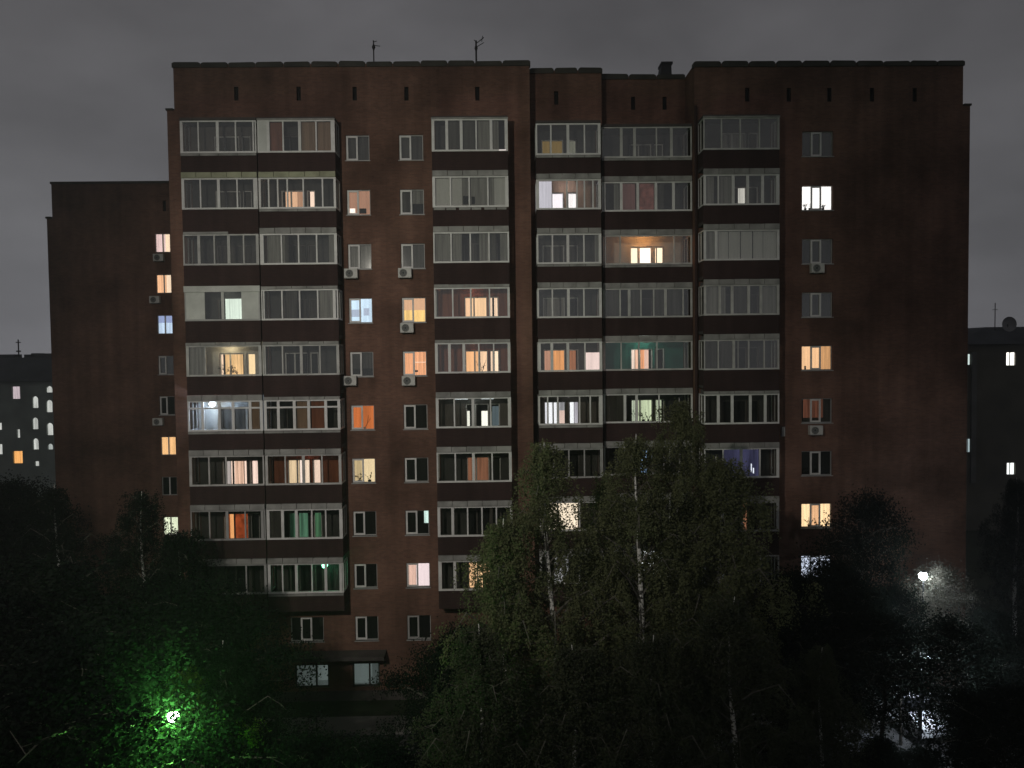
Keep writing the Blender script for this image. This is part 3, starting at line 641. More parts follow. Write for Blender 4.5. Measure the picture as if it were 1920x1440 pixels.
    if s.get('lamp'):
        pw, cl_ = s['lamp']
        if s.get('bulb'): lx, ly, lz = bx_, yb_-.22, bz_-.05
        else: lx, ly, lz = (x0+x1)/2, (yg+yw)/2+.1, top-.12
        lo = light('balcony_light', (lx, ly-0, lz), pw, cl_, .08)
        lo.parent = bal
labels = {('A', 4): 'balcony clad in pale panels with a small white lit window', ('A', 6): 'balcony with a bright bluish bulb and transom glazing', ('E', 3): 'balcony glowing orange around three bright panes', ('B', 9): 'balcony with a small green lamp under its ceiling', ('F', 7): 'balcony with a dim blue glow behind its glass', ('E', 5): 'balcony with teal painted inner walls', ('F', 3): 'balcony closed by pale blinds', ('C', 2): 'balcony with pale white blinds and dark boxes'}
for (c, k), s in B.items():
    n0 = len(COL.objects); build_balcony(c, k, s)
    if (c, k) in labels:
        for o in COL.objects[n0:]:
            if o.name.startswith('balcony') and o.parent == BLD: o['label'] = labels[c, k]

# downpipe at the join of the sections and dark canopy over the shop
dp = MB(); dp.tube([(10.42, P-.25, .3), (10.42, P-.25, zA)], .07, BRICKD, 8); part(dp, 'downpipe', BLD)
cn = MB(); cn.box(px(545, 1240, P-1), px(720, 1240, P-1), P-1.0, P-.003, pz(600, 1241, P-1), pz(600, 1234, P-1), SLAB); part(cn, 'canopy', BLD)
pl = MB(); pl.box(xLa+.4, xD0-.1, P-.06, P-.003, .0, pz(600, 1296, P), SLAB); part(pl, 'plinth', BLD)

# small round fitting beside the right balcony stack
sdm = MB(); sx, sz = pt(1467, 808, P); sdm.box(sx-.06, sx+.10, P-.12, P-.003, sz-.28, sz+.22, GREYF); part(sdm, 'meter_box', BLD)

# ------------------------------------------------------------------ lower wing set back on the left
WY = 53.49
WING = thing('apartment_wing', (px(200, 700, WY), WY, 0), 'nine storey brick wing set back behind the left end of the tall block', 'apartment building')
wx = px(200, 700, WY); parent_off[WING] = (wx, WY, 0)
wzt = pz(200, 343, WY); wza = pz(90, 410, WY); wxa = px(88, 420, WY); wxb = px(96, 345, WY); wxr = xLa+2.0
wxr = px(380, 500, WY)
whs = []; wsp = []
f_w = {2: LIT(1, .82, .80, 1.0, .35, 8), 3: LIT(1, .62, .34, 1.15, .35, 7), 4: LIT(.60, .76, 1, 1.1, .2), 5: DARK, 6: DARK, 7: LIT(1, .66, .30, 1.1, .2), 9: LIT(.92, 1, .74, 1.1, .3)}
for k in range(2, 10):
    x1_ = -22.38+.28*0; hh = (x1_-1.05, x1_, zw(k)-1.32, zw(k)-.02)
    whs.append(hh); wsp.append((hh, dict(style='arch' if k not in (5, 6) else 'two', fill=[(0, 1, 0, 1, f_w.get(k, DARK))]+([(0, 1, .6, 1, LIT(.42, .52, .9, .75, .1))] if k == 4 else [])+([(.62, 1, 0, 1, LIT(1, .86, .62, 1.2, .1))] if k in (3, 2) else []))))
wwm = MB(); wall_grid(wwm, wxa, wxr, 0, wza, WY, [h for h in whs if h[3] < wza], BRICK)
ws = [(px(308, 385, WY)-.11, px(308, 385, WY)+.11, pz(308, 396, WY), pz(308, 376, WY))]
wall_grid(wwm, wxb, wxr, wza, wzt, WY, ws+[h for h in whs if h[2] >= wza], BRICK)
hbox(wwm, wxa, wxr, WY, 66, 0, wza, BRICK, 'lrb'); hbox(wwm, wxb, wxr, WY, 66, wza, wzt, BRICK, 'lrb'); hbox(wwm, wxa, wxb, WY, 66, 0, wza, COPING, 't')
hbox(wwm, wxb, wxr, WY, 66, 0, wzt-.3, ROOF, 't')
part(wwm, 'wall', WING)
m = MB(); m.box(ws[0][0]+.002, ws[0][1]-.002, WY+.24, WY+.27, ws[0][2]+.002, ws[0][3]-.002, mottled('vent_black', (.008,)*3)); part(m, 'vent_opening', WING)
m = MB(); m.box(wxb-.06, wxr, WY-.06, WY+.3, wzt-.05, wzt+.10, COPING); m.box(wxa-.07, wxb-.065, WY-.06, 66, wza+.003, wza+.13, COPING); part(m, 'coping', WING)
for h, k in wsp: k['k'] = 0; build_window('W', h[0], h[1], h[2], h[3], WY, k, WING)

# ------------------------------------------------------------------ air conditioners
ACW = mottled('ac_housing', (.50, .50, .47), .12, 3, .5); FAN = mottled('ac_fan_dark', (.06, .065, .065), .2, 6, .6)
def ac(u, v, Y, label, w=.68):
    x, z = pt(u, v, Y-.3)
    t = thing('air_conditioner', (x, Y-.01, z-.27), label, 'air conditioner', 'air conditioner units on the brick walls')
    m = MB(); m.box(-w/2, w/2, -.36, -.08, .03, .52, ACW); m.box(-w/2+.01, w/2-.01, -.365, -.361, .05, .06, FAN); m.build('housing', t)
    m = MB(); cx = -w/2+.27
    m.prism([(cx+.20*math.cos(a), .275+.20*math.sin(a)) for a in [i*math.pi/9 for i in range(18)]], -.372, -.362, FAN, 'y')
    for r in (.08, .14, .19):
        ring = [(cx+r*math.cos(i*math.pi/10), -.378, .275+r*math.sin(i*math.pi/10)) for i in range(21)]; m.tube(ring, .006, ACW, 4)
    m.build('fan_grille', t)
    for s_ in (-1, 1):
        m = MB(); m.box(s_*w*.36-.015, s_*w*.36+.015, -.37, 0, 0, .028, COPING); m.box(s_*w*.36-.015, s_*w*.36+.015, -.03, 0, .03, .3, COPING); m.build('bracket', t)
    return t
ac(658, 513, P, 'air conditioner beside the third window from the top, next to the long balconies')
ac(656, 714, P, 'air conditioner under the left fifth storey window with a dark lower half')
ac(759, 512, P, 'air conditioner below the dark white framed window, highest of its column')
ac(763, 615, P, 'air conditioner below the yellow lit window')
ac(766, 714, P, 'air conditioner below the orange striped window')
ac(1533, 503, P, 'air conditioner below the dark triple window on the right wall')
ac(1530, 807, P, 'air conditioner below the dim brown curtained window on the right wall')
ac(297, 483, WY, 'air conditioner under the pinkish window of the set back wing')
ac(290, 562, WY, 'air conditioner under the orange window of the set back wing')
ac(296, 791, WY, 'air conditioner low on the set back wing above its amber window')

# ------------------------------------------------------------------ roof things
MET = mottled('dark_steel', (.03, .03, .032), .2, 3, .6, .3, .3)
x, z = pt(701, 115, P+1.5)
t = thing('antenna', (x, P+1.5, zTop-.5), 'thin roof mast with a small dish and box at its foot', 'antenna')
h = pz(701, 76, P+1.5)-(zTop-.5)
m = MB(); m.tube([(0, 0, 0), (0, 0, h)], .035, MET); m.build('mast', t)
m = MB(); m.lathe((.0, 0, h-.35), [(.02, -.2), (.10, 0), (.02, .2)], MET, 8); m.tube([(0, 0, h-.25), (.35, 0, h-.3)], .02, MET, 5); m.tube([(0, 0, h-.08), (.18, 0, h-.02)], .02, MET, 5); m.build('aerial_arm', t)
m = MB(); m.tube([(.05, 0, .9), (.30, 0, 1.02), (.36, 0, .5)], .04, MET, 6); m.box(.06, .42, -.15, .15, .2, .85, MET); m.lathe((.26, 0, .95), [(.02, -.16), (.2, -.05), (.18, .1), (.02, .16)], MET, 10); m.build('receiver_box', t)
x, z = pt(893, 112, P+1.5)
t = thing('antenna', (x, P+1.5, zTop-.5), 'taller roof aerial with crossed rods and a long side arm', 'antenna')
h = pz(893, 78, P+1.5)-(zTop-.5)
m = MB(); m.tube([(0, 0, 0), (0, 0, h+.05)], .05, MET); m.build('mast', t)
m = MB(); m.tube([(-.10, 0, h+.08), (.08, 0, h-.05), (.42, 0, h+.22)], .025, MET, 5); m.tube([(.0, 0, h-.3), (.42, 0, h-.05)], .02, MET, 5); m.tube([(.3, .0, h-.0), (.36, 0, h+.3)], .02, MET, 5)
m.tube([(0, 0, .95), (.35, 0, 1.0), (.95, .1, .88)], .022, MET, 5)
for i in range(4): m.tube([(.25+i*.2, -.2, .97), (.25+i*.2, .25, .97)], .015, MET, 4); m.tube([(.25+i*.2, 0, .88), (.25+i*.2, 0, 1.06)], .015, MET, 4)
m.lathe((.0, 0, h-.35), [(.02, -.22), (.09, 0), (.02, .22)], MET, 8); m.lathe((0, 0, .75), [(.03, -.1), (.13, 0), (.03, .1)], MET, 8)
m.build('aerial_arm', t)
xa, za = pt(1231, 140, YE+1.2); xb, zb_ = pt(1257, 121, YE+1.2)
t = thing('roof_vent', ((xa+xb)/2, YE+1.2, zTop-.5), 'dark tapered vent box on the lower middle roof', 'roof vent')
hw = (xb-xa)/2; hh = zb_-(zTop-.5)
m = MB(); m.prism([(-hw-.04, 0), (hw+.02, 0), (hw-.04, hh-.12), (-hw*.45, hh-.12)], -.4, .4, MET, 'y'); m.build('shaft', t)
m = MB(); m.box(-hw*.55, hw+.03, -.46, .46, hh-.118, hh, MET); m.build('cap', t)

# ------------------------------------------------------------------ far buildings
FY = 104.0
PLAST = mottled('far_plaster', (.26, .29, .27), .22, .35, .9); FROOF = mottled('far_roof', (.060, .064, .074), .3, .4, .9)  # far wall tone raised in place of street light falling on it
xr = px(150, 800, FY); xl = px(-260, 800, FY); fx = (xl+xr)/2
t = thing('distant_building', (fx, FY, 0), 'far pale block with arched stairwell windows and dark steep roof at the left edge', 'apartment building'); parent_off[t] = (fx, FY, 0)
zE = pz(50, 715, FY); zR = pz(50, 670, FY)
hol = []; fl = []
def far_win(u0_, u1_, v0_, v1_, mt, arch, par, Y):
    a, b = px(u0_, v0_, Y), px(u1_, v0_, Y); c, d = pz(u0_, v1_, Y), pz(u0_, v0_, Y); return (a, b, c, d, mt, arch)
WL = LIT(.90, .92, .86, .48, .35, 5); 
fw = [(60, 71, 743, 765, WL, 1), (60, 71, 783, 805, WL, 1), (61, 72, 822, 843, WL, 1), (65, 73, 865, 874, WL, 0), (86, 98, 724, 736, WL, 1), (86, 98, 750, 773, WL, 1), (87, 99, 793, 816, WL, 1), (89, 99, 832, 843, LIT(.6, .65, .62, .5, .2), 1),
      (22, 37, 725, 748, LIT(.75, .62, .66, .62, .3), 0), (31, 37, 805, 821, WL, 0), (24, 42, 846, 869, LIT(.95, .52, .16, .8, .25), 0), (-6, 3, 793, 806, WL, 0), (-6, 4, 833, 852, WL, 0)]
fws = [far_win(*q, None, FY) for q in fw]
mm_ = MB(); wall_grid(mm_, xl, xr, 0, zE, FY, [q[:4] for q in fws], PLAST, .3); hbox(mm_, xl, xr, FY, FY+14, 0, zE, PLAST, 'lrb'); part(mm_, 'wall', t)
for (a, b, c, d, mt, arch) in fws:
    f = MB(); f.box(a, b, FY+.28, FY+.31, c, d, mt); o = part(f, 'window', t)
    if arch:
        # plaster spandrels round the arch
        sp = MB(); r = (b-a)/2; cx = (a+b)/2
        for sgn in (-1, 1):
            pts_ = [(cx+sgn*r, d), (cx+sgn*r, d-r)]+[(cx+sgn*r*math.cos(q), d-r+r*math.sin(q)) for q in [math.pi/2*i/6 for i in range(1, 7)]]
            if sgn < 0: pts_ = pts_[::-1]
            sp.prism(pts_, FY-.003, FY+.27, PLAST, 'y')
        part(sp, 'arch_surround', o)
rr = MB(); e0 = .6
for (xa_, xb_) in ((xl, xr),):
    rr.v += [(xa_-e0, FY-e0, zE), (xb_+e0, FY-e0, zE), (xb_+e0, FY+14.6, zE), (xa_-e0, FY+14.6, zE), (xa_, FY+3, zR), (xb_, FY+3, zR), (xb_, FY+11, zR), (xa_, FY+11, zR)]
    for q in ((0, 3, 2, 1), (4, 5, 6, 7), (0, 1, 5, 4), (1, 2, 6, 5), (2, 3, 7, 6), (3, 0, 4, 7)): rr.f.append(q); rr.m.append(rr.mi(FROOF))
ro = part(rr, 'roof', t)
ch = MB()
for u_, w_ in ((5, 2.2), (45, 1.2), (57, 1.0), (80, 2.4)):
    cx = px(u_, 668, FY+3); ch.box(cx-w_/2, cx+w_/2, FY+4, FY+5.5, zR, zR+random.uniform(.3, .6), FROOF)
part(ch, 'chimney', ro)
mx_, mz_ = pt(17, 636, FY+3)
t = thing('antenna', (mx_, FY+5, zR), 'thin lattice mast on the far left roof', 'antenna')
m = MB(); m.tube([(0, 0, 0), (0, 0, mz_-zR)], .09, MET, 5); m.box(-.3, .3, -.05, .05, .8, 1.0, MET); m.tube([(-.35, 0, mz_-zR-.4), (.35, 0, mz_-zR-.4)], .06, MET, 4); m.build('mast', t)

RY = 76.0
xl = px(1790, 800, RY); xr = px(2100, 800, RY); fx = (xl+xr)/2
t = thing('distant_building', (fx, RY, 0), 'far dark block with low hipped roof and single bright window at the right edge', 'apartment building'); parent_off[t] = (fx, RY, 0)
zE = pz(1890, 645, RY); zR = pz(1880, 613, RY+4)
FD = mottled('far_brick', (.10, .095, .08), .25, .4, .9)
rw = [(1887, 1905, 661, 685, LIT(1, .97, .90, 1.3, .1)), (1888, 1904, 868, 890, LIT(.95, 1, .98, 1.1, .25)), (1812, 1821, 664, 684, LIT(.75, .9, .85, .7, .2)), (1812, 1821, 823, 848, LIT(.6, .75, .78, .45, .2))]
rws = [far_win(*q, 0, None, RY) for q in rw]
mm_ = MB(); wall_grid(mm_, xl, xr, 0, zE, RY, [q[:4] for q in rws], FD, .3); hbox(mm_, xl, xr, RY, RY+12, 0, zE, FD, 'lrb'); part(mm_, 'wall', t)
for (a, b, c, d, mt, _) in rws:
    f = MB(); f.box(a, b, RY+.26, RY+.29, c, d, mt); xm = (a+b)/2; o = part(f, 'window', t); g = MB(); g.box(xm-.035, xm+.035, RY+.20, RY+.25, c, d, GREYF); part(g, 'window_frame', o)
sx0, sx1 = px(1819, 800, RY), px(1828, 800, RY)
m = MB(); m.box(sx0, sx1, RY-.25, RY-.003, pz(1822, 905, RY), pz(1822, 660, RY), mottled('strip_panel', (.13, .13, .13), .3, .4)); part(m, 'pale_strip', t)  # narrow upright strip, slightly lighter than the wall
rr = MB(); a0, a1 = xl-.5, xr+.5
rr.v += [(a0, RY-.5, zE), (a1, RY-.5, zE), (a1, RY+12.5, zE), (a0, RY+12.5, zE), (px(1848, 613, RY+4), RY+4, zR), (xr, RY+4, zR), (xr, RY+8, zR), (px(1848, 613, RY+4), RY+8, zR)]
for q in ((0, 3, 2, 1), (4, 5, 6, 7), (0, 1, 5, 4), (1, 2, 6, 5), (2, 3, 7, 6), (3, 0, 4, 7)): rr.f.append(q); rr.m.append(rr.mi(FROOF))
part(rr, 'roof', t)
dx, dz = pt(1889, 608, RY+3)
t = thing('satellite_dish', (dx, RY+3, zR-.6), 'round pale dish on the far right roof', 'satellite dish')
m = MB(); m.tube([(0, 0, 0), (0, 0, dz-zR+.6)], .08, MET, 6); m.build('mast', t)
m = MB(); q = dz-zR+.6; R0 = .78
rings = [(r_, -.28*(1-(r_/R0)**2)) for r_ in (0.02, .2, .4, .6, R0)]
b0 = 0; seg = 20
for r_, d_ in rings:
    for j in range(seg): m.v.append((r_*math.cos(2*math.pi*j/seg), d_*-1-.3, q+r_*math.sin(2*math.pi*j/seg)))
kk = m.mi(mottled('dish_grey', (.22, .22, .23), .15, 2))
for i in range(4):
    for j in range(seg): m.f.append((i*seg+j, i*seg+(j+1) % seg, (i+1)*seg+(j+1) % seg, (i+1)*seg+j)); m.m.append(kk)
m.build('dish', t)
ax, az = pt(1866, 568, RY+3)
t = thing('antenna', (ax, RY+3, zR-.4), 'thin mast rising beside the dish on the far right roof', 'antenna')
m = MB(); m.tube([(0, 0, 0), (0, 0, az-zR+.4)], .045, MET, 5); m.tube([(-.3, 0, az-zR-.3), (.3, 0, az-zR-.3)], .025, MET, 4); m.build('mast', t)

# ------------------------------------------------------------------ ground
g = MB(); g.face([(-700, -300, 0), (700, -300, 0), (700, 1200, 0), (-700, 1200, 0)], mottled('grass_ground', (.022, .028, .014), .4, .5, .95)); struct(g.build('ground'))
g = MB(); g.face([(-60, 31.5, .004), (60, 31.5, .004), (60, 36.5, .004), (-60, 36.5, .004)], mottled('asphalt', (.05, .05, .05), .25, .8, .85)); struct(g.build('road'))
g = MB(); g.box(-60, 60, 36.5, 38.2, 0, .13, mottled('pavement_concrete', (.16, .155, .145), .2, .7, .9)); struct(g.build('pavement'))

# ------------------------------------------------------------------ trees
BARK_B = None
def birchbark():
    m, n, l, o = base_mat('birch_bark'); p = n.new("ShaderNodeBsdfPrincipled"); l.new(p.outputs[0], o.inputs[0]); p.inputs['Roughness'].default_value = .8
    t = n.new("ShaderNodeTexCoord"); mpn = n.new("ShaderNodeMapping"); mpn.inputs['Scale'].default_value = (1.5, 1.5, 7); l.new(t.outputs['Object'], mpn.inputs[0])
    a = n.new("ShaderNodeTexNoise"); a.inputs['Scale'].default_value = 1.2; a.inputs['Detail'].default_value = 5; l.new(mpn.outputs[0], a.inputs['Vector'])
    r = n.new("ShaderNodeValToRGB"); l.new(a.outputs['Fac'], r.inputs[0]); r.color_ramp.elements[0].position = .34; r.color_ramp.elements[1].position = .46
    r.color_ramp.elements[0].color = (.03, .028, .025, 1); r.color_ramp.elements[1].color = (.55, .55, .52, 1); l.new(r.outputs[0], p.inputs['Base Color'])
    return m
BARK_B = birchbark(); BARK_D = mottled('dark_bark', (.05, .042, .034), .3, 4, .9)
LEAF_B = leafmat('birch_leaf', (.115, .132, .068), (.18, .196, .10)); LEAF_M = leafmat('mid_leaf', (.055, .066, .042), (.105, .118, .07)); LEAF_G = leafmat('lit_green_leaf', (.07, .16, .02), (.16, .28, .04)); LEAF_D = leafmat('dark_leaf', (.008, .013, .011), (.022, .029, .021))  # leaf tones copied brighter and darker, light and shade put into the colour

def leaf_mesh(name, centers, size, mat):
    n = len(centers); c = np.asarray(centers)
    a = rng.normal(size=(n, 3)); a /= np.linalg.norm(a, axis=1)[:, None]
    b = rng.normal(size=(n, 3)); b -= (a*b).sum(1)[:, None]*a; b /= np.linalg.norm(b, axis=1)[:, None]
    s = size*rng.uniform(.6, 1.3, (n, 1)); A = a*s; Bv = b*s*.62
    v = np.stack([c-A, c-Bv, c+A, c+Bv], 1).reshape(-1, 3)
    me = bpy.data.meshes.new(name); me.vertices.add(4*n); me.vertices.foreach_set('co', v.ravel().astype('f'))
    me.loops.add(4*n); me.loops.foreach_set('vertex_index', np.arange(4*n, dtype='i')); me.polygons.add(n)
    me.polygons.foreach_set('loop_start', np.arange(0, 4*n, 4, dtype='i')); me.polygons.foreach_set('loop_total', np.full(n, 4, dtype='i'))
    me.materials.append(mat); me.update(); me.validate(); return me
def make_tree(kind, h, half, nleaf, first, seed, gap=None):
    """returns (trunk mesh, crown mesh); half = crown half width, first = height where the crown starts"""
    rr_ = random.Random(seed); tm = MB(); bark = BARK_B if kind == 'birch' else BARK_D
    n = 9; lean = rr_.uniform(-.5, .5); ph = rr_.uniform(0, 6)
    tp = [(lean*(i/n)**1.5*h*.06+.18*math.sin(ph+i*.8)*(i/n), .15*math.cos(ph+i)*(i/n), h*.97*i/n) for i in range(n+1)]
    r0_ = h*.010+.035; tm.tube(tp, [max(.015, r0_*(1-i/n)**.8) for i in range(n+1)], bark, 8)
    limb = mottled('limb_bark', (.10, .095, .08), .3, 4, .9)
    def trunk_at(z):
        f = z/(h*.97)*n; i = min(n-1, int(f)); q = f-i; return Vector(tp[i]).lerp(Vector(tp[i+1]), q)
    anchors = []
    nl = 46 if kind == 'birch' else 38
    for i in range(nl):
        fz = first/h+(1-first/h)*((i+.5)/nl)**.9; z = min(fz, .97)*h
        q = (z-first)/(h-first)
        prof = (math.sin(math.pi*min(1, q*.86+.13))**.75 if kind != 'birch' else (min(1, (q+.08)*4)*(1-q**1.5)**.75*1.05))
        ln = half*max(.12, prof)*rr_.uniform(.62, 1.15); az = i*2.399+rr_.uniform(-.4, .4); st = trunk_at(z*.97)
        up = ln*(.75 if kind == 'birch' else .45)*rr_.uniform(.7, 1.2); d = Vector((math.cos(az), math.sin(az), 0))
        p1 = st+d*ln*.35+Vector((0, 0, up*.55)); p2 = st+d*ln*.75+Vector((0, 0, up*.95)); p3 = st+d*ln+Vector((0, 0, up*.9-.2*ln*(kind == 'birch')))
        rb = .012+.011*ln; tm.tube([tuple(st), tuple(p1), tuple(p2), tuple(p3)], [rb*1.5, rb, rb*.6, .008], limb, 5)
        for s_ in range(int(5+ln*4)):
            f = rr_.uniform(.25, 1.05); base = (st.lerp(p1, f/.35) if f < .35 else (p1.lerp(p2, (f-.35)/.4) if f < .75 else p2.lerp(p3, (f-.75)/.3)))
            off = Vector((rr_.gauss(0, 1), rr_.gauss(0, 1), rr_.gauss(0, .6)))*.28*ln**.5; e_ = base+off
            if rr_.random() < .35: tm.tube([tuple(base), tuple(e_)], [.010, .005], limb, 4)
            anchors.append((e_, (.5+.45*rr_.random())*(1 if kind == 'birch' else .55), rr_.uniform(.3, 1.6)))
    # leader tip
    for j in range(6): anchors.append((trunk_at(h*(.9+.012*j)), .4, .25))
    wts = np.array([a[2] for a in anchors]); wts /= wts.sum(); idx = rng.choice(len(anchors), nleaf, p=wts)
    base = np.array([tuple(a[0]) for a in anchors])[idx]; drop = np.array([a[1] for a in anchors])[idx]
    if kind == 'birch':
        # leaves strung on hanging twigs
        ns_ = 9; tw = rng.normal(size=(len(anchors), ns_, 2))*.17; sel = rng.integers(0, ns_, nleaf); tt = rng.uniform(0, 1, nleaf)
        o = np.zeros((nleaf, 3)); o[:, :2] = tw[idx, sel]*(.5+.8*tt[:, None]); o[:, 2] = -drop*1.25*tt+.12
        o += rng.normal(size=(nleaf, 3))*.045
    else:
        o = rng.normal(size=(nleaf, 3))*np.array([.30, .30, .22])
    allp = base+o
    if gap:
        # the camera side of the stem is thin, so the white bark shows
        tx = np.interp(allp[:, 2], [q[2] for q in tp], [q[0] for q in tp]); hide = np.zeros(len(allp), bool)
        for (za, zb_) in gap:
            hide |= (allp[:, 0]-tx > -.42+.1*np.sin(allp[:, 2]*5)-.25*(-allp[:, 1])*.6) & (allp[:, 0]-tx < .2+.07*np.sin(allp[:, 2]*4)) & (allp[:, 1] < .1) & (allp[:, 2] > za) & (allp[:, 2] < zb_)
        allp = allp[~(hide & (rng.uniform(0, 1, len(allp)) < .93))]
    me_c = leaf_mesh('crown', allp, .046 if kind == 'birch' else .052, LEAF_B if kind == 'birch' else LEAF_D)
    to = tm.build('trunk'); me_t = to.data; bpy.data.objects.remove(to)
    return me_t, me_c
PROTO = {'b1': (make_tree('birch', 17, 3.3, 58000, 4.5, 1, [(7.6, 8.6), (9.2, 11.0), (11.6, 13.4)]), 17), 'b2': (make_tree('birch', 17, 3.55, 64000, 3.5, 5, [(8.2, 10.6), (11.5, 12.6), (14.0, 14.8)]), 17), 'b3': (make_tree('birch', 14, 3.0, 60000, 3.0, 9), 14),
         'd1': (make_tree('leafy', 10, 3.2, 70000, 1.6, 3), 10), 'd2': (make_tree('leafy', 8, 3.2, 60000, 1.0, 4), 8), 's1': (make_tree('leafy', 9, 2.6, 24000, 3.2, 14), 9)}
SWAP = {}
def crown_with(me, mat):
    if (me.name, mat.name) not in SWAP:
        c = me.copy(); c.materials.clear(); c.materials.append(mat); SWAP[me.name, mat.name] = c
    return SWAP[me.name, mat.name]
def tree(kind, u, vtop, Y, label, name, cat='tree', wide=1.0, rz=None, vx=None, leaf=None):
    (mt, mc), h0 = PROTO[kind]
    if leaf: mc = crown_with(mc, leaf)
    x = px(u, vx or max(vtop+150, 900), Y); top = pz(u, vtop, Y); s = top/h0
    t = thing(name, (x, Y, 0), label, cat, 'trees between the camera and the brick block', rz if rz is not None else random.uniform(0, 6.28))
    for nm, me in (('trunk', mt), ('crown', mc)):
        o = bpy.data.objects.new(nm, me); COL.objects.link(o); o.parent = t; o.scale = (s*wide, s*wide, s)
    return t
tree('b1', 1042, 805, 27.0, 'tall birch with white trunk at the centre left of the grove', 'birch_tree', wide=1.0, rz=0)
tree('b2', 1195, 790, 28.0, 'tall birch with the longest white trunk, right of centre', 'birch_tree', wide=1.0, rz=0)
tree('b3', 1345, 835, 29.5, 'birch on the right side of the central grove below the blue lit balcony', 'birch_tree', wide=1.1, rz=1.0)
tree('b1', 1130, 870, 31.0, 'birch standing between the two white trunks of the grove', 'birch_tree', rz=4.0, wide=.75)
tree('b3', 945, 950, 25.5, 'shorter birch at the left edge of the grove by the warm lit balcony', 'birch_tree', wide=1.0, rz=2.5)
tree('b2', 1272, 722, 31.0, 'tallest birch, its tip before the glazed balconies right of centre', 'birch_tree', wide=.85, rz=3.3)
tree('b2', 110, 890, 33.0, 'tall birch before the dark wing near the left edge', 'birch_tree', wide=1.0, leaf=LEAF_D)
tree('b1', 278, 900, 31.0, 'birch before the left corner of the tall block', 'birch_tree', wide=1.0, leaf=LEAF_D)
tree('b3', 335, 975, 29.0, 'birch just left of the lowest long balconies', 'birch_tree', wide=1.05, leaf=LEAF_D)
tree('d1', 20, 900, 42.0, 'bushy tree at the left edge under the arched windows', 'broadleaf_tree', wide=.9)
tree('d1', 388, 1095, 27.0, 'rounded tree before the lower left balconies', 'broadleaf_tree')
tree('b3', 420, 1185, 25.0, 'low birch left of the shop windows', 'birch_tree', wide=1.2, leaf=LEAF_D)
tree('d1', 50, 1060, 25.0, 'dark tree in the lower left corner', 'broadleaf_tree', wide=1.3)
tree('d2', 180, 1190, 22.0, 'low dark tree left of the green lit lamp', 'broadleaf_tree', wide=1.2)
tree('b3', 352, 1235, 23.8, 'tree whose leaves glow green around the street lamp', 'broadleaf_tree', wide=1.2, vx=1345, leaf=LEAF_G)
tree('d2', 555, 1395, 24.0, 'low dark tree below the shop windows', 'broadleaf_tree', wide=1.2)
tree('d1', 850, 1180, 26.0, 'dark tree right of the shop windows under the pink lit window', 'broadleaf_tree', wide=.8)
tree('d2', 690, 1405, 23.0, 'low dark tree at the bottom below the shop, left of centre', 'broadleaf_tree', wide=1.3)
tree('b3', 900, 1150, 22.0, 'leafy tree at the foot of the grove, left side', 'birch_tree', wide=1.1, leaf=LEAF_M)
tree('b3', 1075, 1190, 22.5, 'leafy tree before the left birch trunk base', 'birch_tree', wide=1.3, leaf=LEAF_M)
tree('b3', 1225, 1170, 22.0, 'small birch before the right white trunk', 'birch_tree', wide=1.2, leaf=LEAF_M)
tree('b3', 1375, 1100, 24.0, 'leafy tree at the foot of the grove, right side', 'birch_tree', wide=1.2, leaf=LEAF_M)
tree('d1', 1475, 1070, 30.0, 'dark tree below the faint lowest right balcony', 'broadleaf_tree', wide=.9)
tree('s1', 1612, 930, 37.0, 'dark thin tree whose leaves reach the lit orange window of the right wall', 'broadleaf_tree', wide=.75)
tree('d1', 1575, 1050, 33.0, 'dark tree covering the lowest window of the right wall', 'broadleaf_tree', wide=.8)
tree('b3', 1540, 1200, 26.0, 'low dark tree above the pale canopy roof', 'broadleaf_tree', wide=1.1, leaf=LEAF_M)
tree('s1', 1748, 1062, 37.0, 'small thin tree lit up beneath the bright white street lamp', 'broadleaf_tree', wide=.85, leaf=leafmat('pale_lit_leaf', (.10, .10, .08), (.19, .175, .15)))  # paler leaf copy, lamplight put into its colour
tree('s1', 1690, 1100, 34.5, 'sparse tree whose crown hides the pole of the white street lamp', 'broadleaf_tree', wide=.7)
tree('s1', 1655, 1150, 30.5, 'sparse dark tree before the parked white cars', 'broadleaf_tree', wide=1.15)
tree('s1', 1800, 1165, 30.0, 'sparse tree right of the parked white cars', 'broadleaf_tree', wide=1.1)
tree('d2', 1650, 1385, 29.0, 'low bush beside the pale shed roof', 'shrub', 'shrub', wide=1.0)
tree('d2', 1722, 1405, 30.0, 'low bush in front of the parked white cars', 'shrub', 'shrub', wide=1.3)
tree('d2', 1835, 1330, 31.0, 'low bush right of the parked white cars', 'shrub', 'shrub', wide=1.0)
tree('d1', 1875, 1150, 33.0, 'dark tree right of the bright white street lamp', 'broadleaf_tree', wide=.85)
tree('b3', 1905, 885, 44.0, 'tall dark tree at the right edge below the distant block', 'slender_tree', wide=1.0, leaf=LEAF_D)
tree('d2', 1890, 1290, 26.0, 'low dark tree in the lower right corner', 'broadleaf_tree', wide=1.0)

